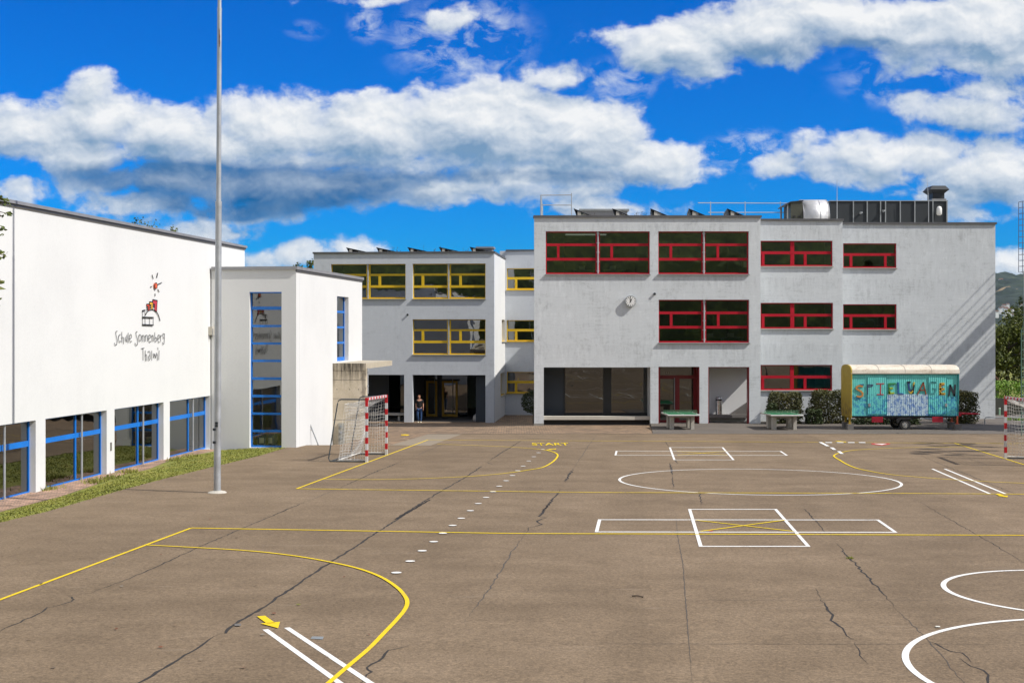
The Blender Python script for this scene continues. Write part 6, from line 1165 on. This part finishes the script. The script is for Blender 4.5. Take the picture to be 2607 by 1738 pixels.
# floodlight mast and its ladder at the right edge
lm = thing('floodlight_mast', 'lattice floodlight mast half cut by the right picture edge', 'mast', (at(2622, 0, 64).x, 64, -1.4)); xl_ = at(2603.5, 0, 64).x; z0_, z1_ = at(0, 692, 64).z, at(0, 512, 64).z
m = MB(); w_ = .5
for dx_ in (0, w_):
    for dy_ in (0, w_): m.tube([(xl_ + dx_, 64 + dy_, z0_), (xl_ + dx_, 64 + dy_, z1_)], .015, 6)
k = 0; z = z0_
while z <= z1_ + .01: m.tube([(xl_, 64, z), (xl_ + w_, 64, z), (xl_ + w_, 64 + w_, z), (xl_, 64 + w_, z), (xl_, 64, z)], .010, 6); z += (z1_ - z0_) / 12
m.build('lattice_cage', mat('mast_paint', (.13, .13, .18), .5, .3), lm); m = MB(); m.tube([(xl_ + w_ / 2, 64 + w_ / 2, -1.5), (xl_ + w_ / 2, 64 + w_ / 2, z0_ + .1)], .09, 12); m.tube([(xl_, 64, z0_), (xl_ + .18, 64.2, z0_ - .35)], .022, 6); m.build('mast_tube', M['steel'], lm)
sl = thing('climbing_frame', 'green steel ladder frame with bent top at the right picture edge', 'ladder', (at(2605, 0, 58).x, 58, -1.2)); xl_ = at(2600.5, 0, 58).x; zb_, zt_ = at(0, 843, 58).z, at(0, 812, 58).z
m = MB()
for s_ in (0, .75): m.tube([(xl_ + s_ * .9, 58 + s_, -1.25), (xl_ + s_ * .9, 58 + s_, zb_), (xl_ + .12 + s_ * .9, 58 + s_, zt_), (xl_ + .5, 58.4, zt_ + .3)], .028, 8)
z = -1.0
while z < zb_: m.tube([(xl_, 58, z), (xl_ + .675, 58.75, z)], .016, 6); m.tube([(xl_, 58, z), (xl_ + .7, 58, z)], .014, 6); z += .4
m.build('frame', mat('green_steel', (.10, .19, .15), .5), sl)
# unseen stair stand-in: plates and rails shaped to shade the right wall in bands
st = thing('stair_stand_in', 'unseen stand-in for a steel stair, shaped to cast the banded shade on the right wall', 'stair stand-in', (34.6, 69, -1.4)); 
def wsh(px, py): p = at(px, py, 71.3); return p
def edge_z(py_at_edge, X): return at(2534, py_at_edge, 71.3).z + (X - 26.17) * (.697 / .676)
X0 = 34.5
m = MB()
for ya, yb in ((785, 820), (874, 932)): m.box(X0, X0 + .05, 62.5, 68.9, edge_z(yb, X0), edge_z(ya, X0))
m.build('shade_plate', M['conc'], st)
m = MB()
for py in (694, 722, 748, 766, 835, 848, 858, 965, 985): m.tube([(X0, 62.8 + (py % 7) * .12, edge_z(py, X0)), (X0, 69.0, edge_z(py, X0))], .026, 6)
for y in (69.0, 69.5): m.tube([(X0 + .1, y, -1.5), (X0 + .1, y, edge_z(694, X0))], .03, 8)
m.build('railing', M['steel'], st)
# ------------------------------------------------------------------ far hillside across the lake
from mathutils import noise as mn
mb = MB(); nx, ny = 150, 130; X_0, X_1, Y_0, Y_1 = 1150, 3600, 2500, 5600
def hz(x, y):
    k = (y - Y_0) / 2500; z = -3 + 215 * (k ** 1.25 if k < 1 else 1 + .1 * (k - 1)); z += 16 * mn.noise(Vector((x * .0016, y * .002, 1))); z *= min(1, max(0, (x - X_0) / 500))
    return z + 13 * mn.noise(Vector((x * .012, y * .009, 3))) + 9 * mn.noise(Vector((x * .035, y * .02, 5))) + 5 * random.random()
gr = [[Vector((X_0 + (X_1 - X_0) * i / nx, Y_0 + (Y_1 - Y_0) * j / ny, 0)) for i in range(nx + 1)] for j in range(ny + 1)]
for r_ in gr:
    for v in r_: v.z = hz(v.x, v.y)
base = 0
for r_ in gr: mb.v += r_
for j in range(ny):
    for i in range(nx): a = j * (nx + 1) + i; mb.f.append((a, a + 1, a + nx + 2, a + nx + 1)); mb.mi.append(0)
def m_hill(t, b):
    p = t.pos(); n = t.noise(t.scale(p, (1, .6, 1)), .004, 5, .6); n2 = t.noise(t.scale(p, (1, .7, 1)), .022, 6, .75); c = t.ramp(n2, [(.36, (.005, .012, .008)), (.5, (.012, .026, .013)), (.64, (.03, .048, .02))])
    md = t.noise(t.scale(p, (.5, 1.3, 1)), .0035, 4, .6); c = t.mix(t.mapr(md, .60, .615), c, (.11, .14, .05)); fl = t.noise(t.scale(t.vmath('ADD', p, (900, 100, 0)), (.5, 1.6, 1)), .004, 3); c = t.mix(t.mapr(fl, .69, .70), c, (.30, .22, .12))
    t.link(c, b.inputs['Base Color']); b.inputs['Roughness'].default_value = 1.
setp(mb.build('hill', mat('hill_forest', fn=m_hill), flip=False, smooth=True), kind='structure')
hs = None
for i, (px, py, w) in enumerate(((2556, 780, 10), (2560, 788, 12), (2552, 784, 8), (2568, 791, 10), (2573, 789, 8), (2561, 795, 8), (2546, 786, 7), (2578, 787, 8), (2537, 795, 8), (2548, 714, 13), (2590, 808, 18), (2582, 806, 12), (2565, 776, 7), (2598, 778, 8))):
    Y = 3100.; c = at(px, py, Y); m = MB()
    gz = max(hz(c.x, yy) for yy in (Y,))
    for _ in range(40):
        c = at(px, py, Y); dz_ = c.z - (-3 + 215 * max(0, (Y - Y_0) / 2500) ** 1.25)
        Y += dz_ * 3
    c = at(px, py, Y); h_ = w * .6; zb_ = c.z - 14
    t = thing('hillside_house', 'tiny white house with brown roof on the far wooded hillside', 'house', (c.x, Y, c.z), 'white houses on the far hillside')
    m = MB(); m.box(c.x - w / 2, c.x + w / 2, Y - 5, Y + 5, zb_, c.z + h_ * .5); m.build('wall', M['white_p'], t); m = MB(); m.prism([(c.x - w * .55, Y - 6, c.z + h_ * .5), (c.x + w * .55, Y - 6, c.z + h_ * .5), (c.x + w * .55, Y, c.z + h_ * .95), (c.x - w * .55, Y, c.z + h_ * .95)], (0, .5, .5)); m.build('roof', M['rooftile'], t)
# wooded slope behind the terrace the photo was taken from; it is what the upper windows mirror
mb = MB(); nx, ny = 60, 16
rows = [[Vector((-150 + 300 * i / nx, -62 - 6 * j, 0)) for i in range(nx + 1)] for j in range(ny + 1)]
for j, r_ in enumerate(rows):
    for v in r_: v.z = -2 + j * 2.6 + 4.5 * mn.noise(Vector((v.x * .06, v.y * .08, 2))) + 2.5 * random.random() + (9 if j > 0 else 0)
for r_ in rows: mb.v += r_
for j in range(ny):
    for i in range(nx): a = j * (nx + 1) + i; mb.f.append((a, a + nx + 1, a + nx + 2, a + 1)); mb.mi.append(0)
def m_wood(t, b):
    p = t.pos(); n = t.noise(p, .35, 7, .75); t.link(t.ramp(n, [(.35, (.012, .02, .004)), (.5, (.05, .075, .012)), (.65, (.13, .16, .03))]), b.inputs['Base Color']); b.inputs['Roughness'].default_value = 1.
setp(mb.build('wooded_slope', mat('wooded_slope', fn=m_wood), flip=False, smooth=True), kind='structure')
# ------------------------------------------------------------------ sun, sky, camera
SUN = Vector((.676, -.238, .697)).normalized()
L = bpy.data.lights.new('sun', 'SUN'); L.energy = 4.0; L.angle = R(.53); L.color = (1., .955, .88)
lo = bpy.data.objects.new('sun', L); COL.objects.link(lo); lo.rotation_euler = SUN.to_track_quat('Z', 'Y').to_euler(); lo.location = (30, -10, 40)
w = bpy.data.worlds.new('World'); sc.world = w; w.use_nodes = True; t = NT(w); bg = t.n['Background']
sky = t.node('ShaderNodeTexSky'); sky.sky_type = 'NISHITA'; sky.sun_disc = False; sky.sun_elevation = math.asin(SUN.z); sky.sun_rotation = math.atan2(SUN.x, SUN.y); sky.altitude = 500; sky.air_density = 1.; sky.dust_density = .35; sky.ozone_density = 3.
STR = .11
dirv = t.node('ShaderNodeTexCoord').outputs['Generated']
sx = t.node('ShaderNodeSeparateXYZ'); t.link(dirv, sx.inputs[0])
yy = t.math('MAXIMUM', sx.outputs[1], .2)
U = t.math('DIVIDE', sx.outputs[0], yy); V_ = t.math('DIVIDE', sx.outputs[2], yy)
cb = t.node('ShaderNodeCombineXYZ'); t.link(t.math('MULTIPLY', U, 3.0223), cb.inputs[0]); t.link(t.math('MULTIPLY', V_, 3.0223), cb.inputs[1])
Q = cb.outputs[0]                                        # sky position in thousandths, level with the horizon at 0
E = [  # cloud bodies: centre, radii
 (60, 300, 200, 75), (220, 200, 62, 58), (230, 270, 150, 75), (380, 300, 190, 75), (130, 340, 240, 55), (30, 250, 60, 40), (520, 330, 180, 60),
 (640, 290, 190, 85), (850, 300, 220, 95), (1120, 290, 260, 120), (1320, 310, 190, 110), (1480, 375, 160, 70), (1250, 400, 420, 50), (800, 370, 480, 45),
 (1000, 435, 260, 42), (1300, 435, 230, 34), (700, 425, 420, 70), (400, 415, 250, 50), (560, 480, 200, 40), (350, 465, 190, 42), (60, 432, 62, 34),
 (470, 535, 150, 44), (320, 510, 110, 20), (680, 585, 150, 30), (800, 570, 70, 26), (1430, 480, 130, 36), (1320, 470, 100, 30),
 (1420, 85, 110, 36), (1560, 105, 170, 72), (1760, 70, 220, 85), (2000, 50, 280, 72), (2280, 70, 220, 100), (2130, 90, 200, 70), (2350, 130, 120, 60), (1900, 40, 200, 75), (1620, 160, 90, 38), (2230, 150, 190, 40), 
 (2170, 250, 150, 40), (2260, 255, 120, 44), (2270, 210, 110, 40), (2060, 350, 230, 62), (2290, 390, 210, 75), (2000, 395, 170, 40), (2200, 440, 190, 34), (1790, 385, 60, 34), (2230, 495, 110, 24), (2320, 598, 70, 40), 
 (1065, 40, 95, 34), (1290, 180, 110, 36), (860, -2, 60, 12)]
def smax(a, b, k): x = t.node('ShaderNodeMath', operation='SMOOTH_MAX'); t.inp(x, 0, a); t.inp(x, 1, b); x.inputs[2].default_value = k; return x.outputs[0]
wn = t.noise(Q, 5.2, 3, .55, out=1)
Q1 = t.vmath('ADD', Q, t.vmath('MULTIPLY', t.vmath('SUBTRACT', wn, (.5, .5, .5)), (.07, .055, 0)))
def density(P):
    acc = None; Pk = P
    for i, (cx_, cy_, rx, ry) in enumerate(E):
        if i and i % 8 == 0: x = t.node('ShaderNodeVectorMath', operation='MULTIPLY_ADD'); t.link(acc, x.inputs[0]); x.inputs[1].default_value = (1e-7, 1e-7, 0); t.link(P, x.inputs[2]); Pk = x.outputs[0]
        x = t.node('ShaderNodeVectorMath', operation='MULTIPLY_ADD'); s = (1000 / rx, 1000 / ry); t.link(Pk, x.inputs[0]); x.inputs[1].default_value = (s[0], s[1], 0); x.inputs[2].default_value = (-(cx_ - 1176) / 1000 * s[0], -(758 - cy_) / 1000 * s[1], 0)
        r = min(rx, ry * 1.3) / 1000; v = t.math('MULTIPLY_ADD', t.vmath('LENGTH', x.outputs[0]), -r, r)
        acc = v if acc is None else smax(acc, v, .012)
    return acc
def fbm(P):
    n = t.noise(P, 8.5, 9, .58); n2 = t.noise(P, 3.1, 3, .5)
    return t.math('ADD', t.math('MULTIPLY', t.math('SUBTRACT', n, .5), .15), t.math('MULTIPLY', t.math('SUBTRACT', n2, .5), .06))
Ps = t.vmath('MULTIPLY', Q1, (1, 1.35, 1))
body = density(Q1)
up = t.vmath('ADD', Q1, (.016, .045, 0))
D0 = t.math('ADD', body, fbm(Ps)); D1 = t.math('ADD', density(up), fbm(t.vmath('ADD', Ps, (.010, .022, 0))))
# elsewhere in the sky (never in front): added noise cloud, dense to whiten ambient light
gen = t.math('SUBTRACT', t.noise(t.vmath('MULTIPLY', dirv, (1, 1, 1.8)), 2.6, 7, .55), .42)
away = t.math('MAXIMUM', t.mapr(sx.outputs[1], .8, .6), t.mapr(sx.outputs[2], .3, .42))
D0 = t.math('ADD', t.math('MULTIPLY', D0, t.math('SUBTRACT', 1., away)), t.math('MULTIPLY', gen, t.math('MULTIPLY', away, .4)))
alpha = t.mapr(D0, -.006, .024, 0, 1, True)
thin = t.noise(Q, 14, 6, .65)
lit = t.math('SUBTRACT', D0, D1)
sm = t.math('SUBTRACT', fbm(Ps), fbm(t.vmath('ADD', Ps, (.004, .011, 0))))
lit = t.math('ADD', t.mapr(lit, -.075, .08), t.math('MULTIPLY', sm, 5.5), clamp=True)
fine = t.noise(Ps, 13, 6, .6)
lit = t.math('ADD', lit, t.math('MULTIPLY', t.math('SUBTRACT', fine, .5), .4), clamp=True)
lit = t.math('ADD', lit, t.math('MULTIPLY', t.math('SUBTRACT', t.noise(Q1, 4.5, 4, .5), .5), .5), clamp=True)
def blob(cx_, cy_, rx, ry, rot=0):
    x = t.node('ShaderNodeVectorMath', operation='MULTIPLY_ADD'); s = (1000 / rx, 1000 / ry); t.link(Q1, x.inputs[0]); x.inputs[1].default_value = (s[0], s[1], 0); x.inputs[2].default_value = (-(cx_ - 1176) / 1000 * s[0], -(758 - cy_) / 1000 * s[1], 0)
    return t.mapr(t.vmath('LENGTH', x.outputs[0]), 1.05, .35, 0, 1, True)
dark = t.math('ADD', t.math('MULTIPLY', blob(620, 430, 480, 80), 1.25), t.math('ADD', t.math('MULTIPLY', blob(330, 400, 250, 50), .8), t.math('ADD', t.math('MULTIPLY', blob(560, 480, 260, 36), .8), t.math('ADD', t.math('MULTIPLY', blob(1200, 405, 380, 20), .55), t.math('MULTIPLY', blob(1950, 110, 330, 34), .35)))), clamp=True)
lit = t.math('MULTIPLY', lit, t.math('SUBTRACT', 1., t.math('MULTIPLY', dark, .62)), clamp=True)
K = 1 / STR
ccol = t.ramp(lit, [(.0, (.20, .35, .54)), (.3, (.43, .54, .68)), (.58, (.68, .75, .83)), (.95, (.99, 1., 1.)), ])
ccol = t.mix(t.math('MULTIPLY', t.math('MULTIPLY', dark, t.mapr(lit, .55, .1)), t.mapr(t.noise(Q1, 7, 5, .6), .3, .6, .45, 1.)), ccol, (.002, .12, .34))
ccol = t.mix(1., ccol, (K * CLOUD, K * CLOUD, K * CLOUD), 'MULTIPLY')
aw = t.math('SUBTRACT', 1., t.math('MULTIPLY', away, .22)); ac = t.node('ShaderNodeCombineXYZ'); [t.link(aw, ac.inputs[i]) for i in range(3)]; ccol = t.mix(1., ccol, ac.outputs[0], 'MULTIPLY')  # unseen cloud dimmed to lower the ambient light
hs_ = t.node('ShaderNodeHueSaturation'); t.link(sky.outputs[0], hs_.inputs['Color']); hs_.inputs['Saturation'].default_value = 1.25; hs_.inputs['Value'].default_value = 1.
blue0 = t.mix(1., hs_.outputs[0], SKYTINT, 'MULTIPLY')
fac = t.math('MULTIPLY', alpha, t.mapr(D0, -.004, .05, .75, .97))
# torn wisps between the cumulus
wp = t.vmath('MULTIPLY', Q1, (1, 1.7, 1)); wisp = t.mapr(t.math('ADD', t.math('MULTIPLY', t.noise(wp, 13, 8, .62, dist=.4), .7), t.math('MULTIPLY', t.noise(wp, 5, 3), .3)), .46, .66)
wm = t.math('ADD', blob(1060, 90, 200, 120), t.math('ADD', blob(1720, 350, 150, 56), t.math('ADD', blob(850, 45, 60, 60), t.math('ADD', t.math('MULTIPLY', blob(1430, 180, 120, 60), .8), t.math('ADD', t.math('MULTIPLY', blob(700, 70, 60, 24), .4), t.math('MULTIPLY', blob(2080, 180, 200, 80), .7))))), clamp=True)
blue = t.mix(t.math('MULTIPLY', t.math('MULTIPLY', wisp, wm), .85), blue0, (K * CLOUD * .80, K * CLOUD * .86, K * CLOUD * .92))
col = t.mix(fac, blue, ccol)
t.link(col, bg.inputs[0]); bg.inputs[1].default_value = STR
cam = bpy.data.cameras.new('camera'); co = bpy.data.objects.new('camera', cam); COL.objects.link(co); co.location = (0, 0, EYE); co.rotation_euler = (R(90), 0, 0)
cam.sensor_width = 36; cam.lens = FPX / 2607 * 36; cam.shift_y = -(869 - CY) / 2607; cam.clip_start = .1; cam.clip_end = 20000; sc.camera = co
sc.view_settings.view_transform = 'Standard'; sc.view_settings.look = 'None'; sc.view_settings.exposure = EXPO; sc.view_settings.gamma = 1
sc.cycles.max_bounces = 8; sc.cycles.transparent_max_bounces = 12; sc.cycles.use_denoising = True

# the summer air between the yard and the far bank of the lake
hm = bpy.data.materials.new('haze'); hm.use_nodes = True; t = NT(hm); t.n.remove(t.n['Principled BSDF']); pv = t.node('ShaderNodeVolumePrincipled'); pv.inputs['Color'].default_value = (.55, .74, 1., 1); pv.inputs['Density'].default_value = 1.7e-5; pv.inputs['Anisotropy'].default_value = .2
t.link(pv.outputs[0], t.n['Material Output'].inputs['Volume'])
mb = MB(); mb.box(-2600, 5100, -450, 6300, -4.5, 300); setp(mb.build('haze', hm), 'thin blue summer haze over the far hillside', 'haze', kind='stuff')
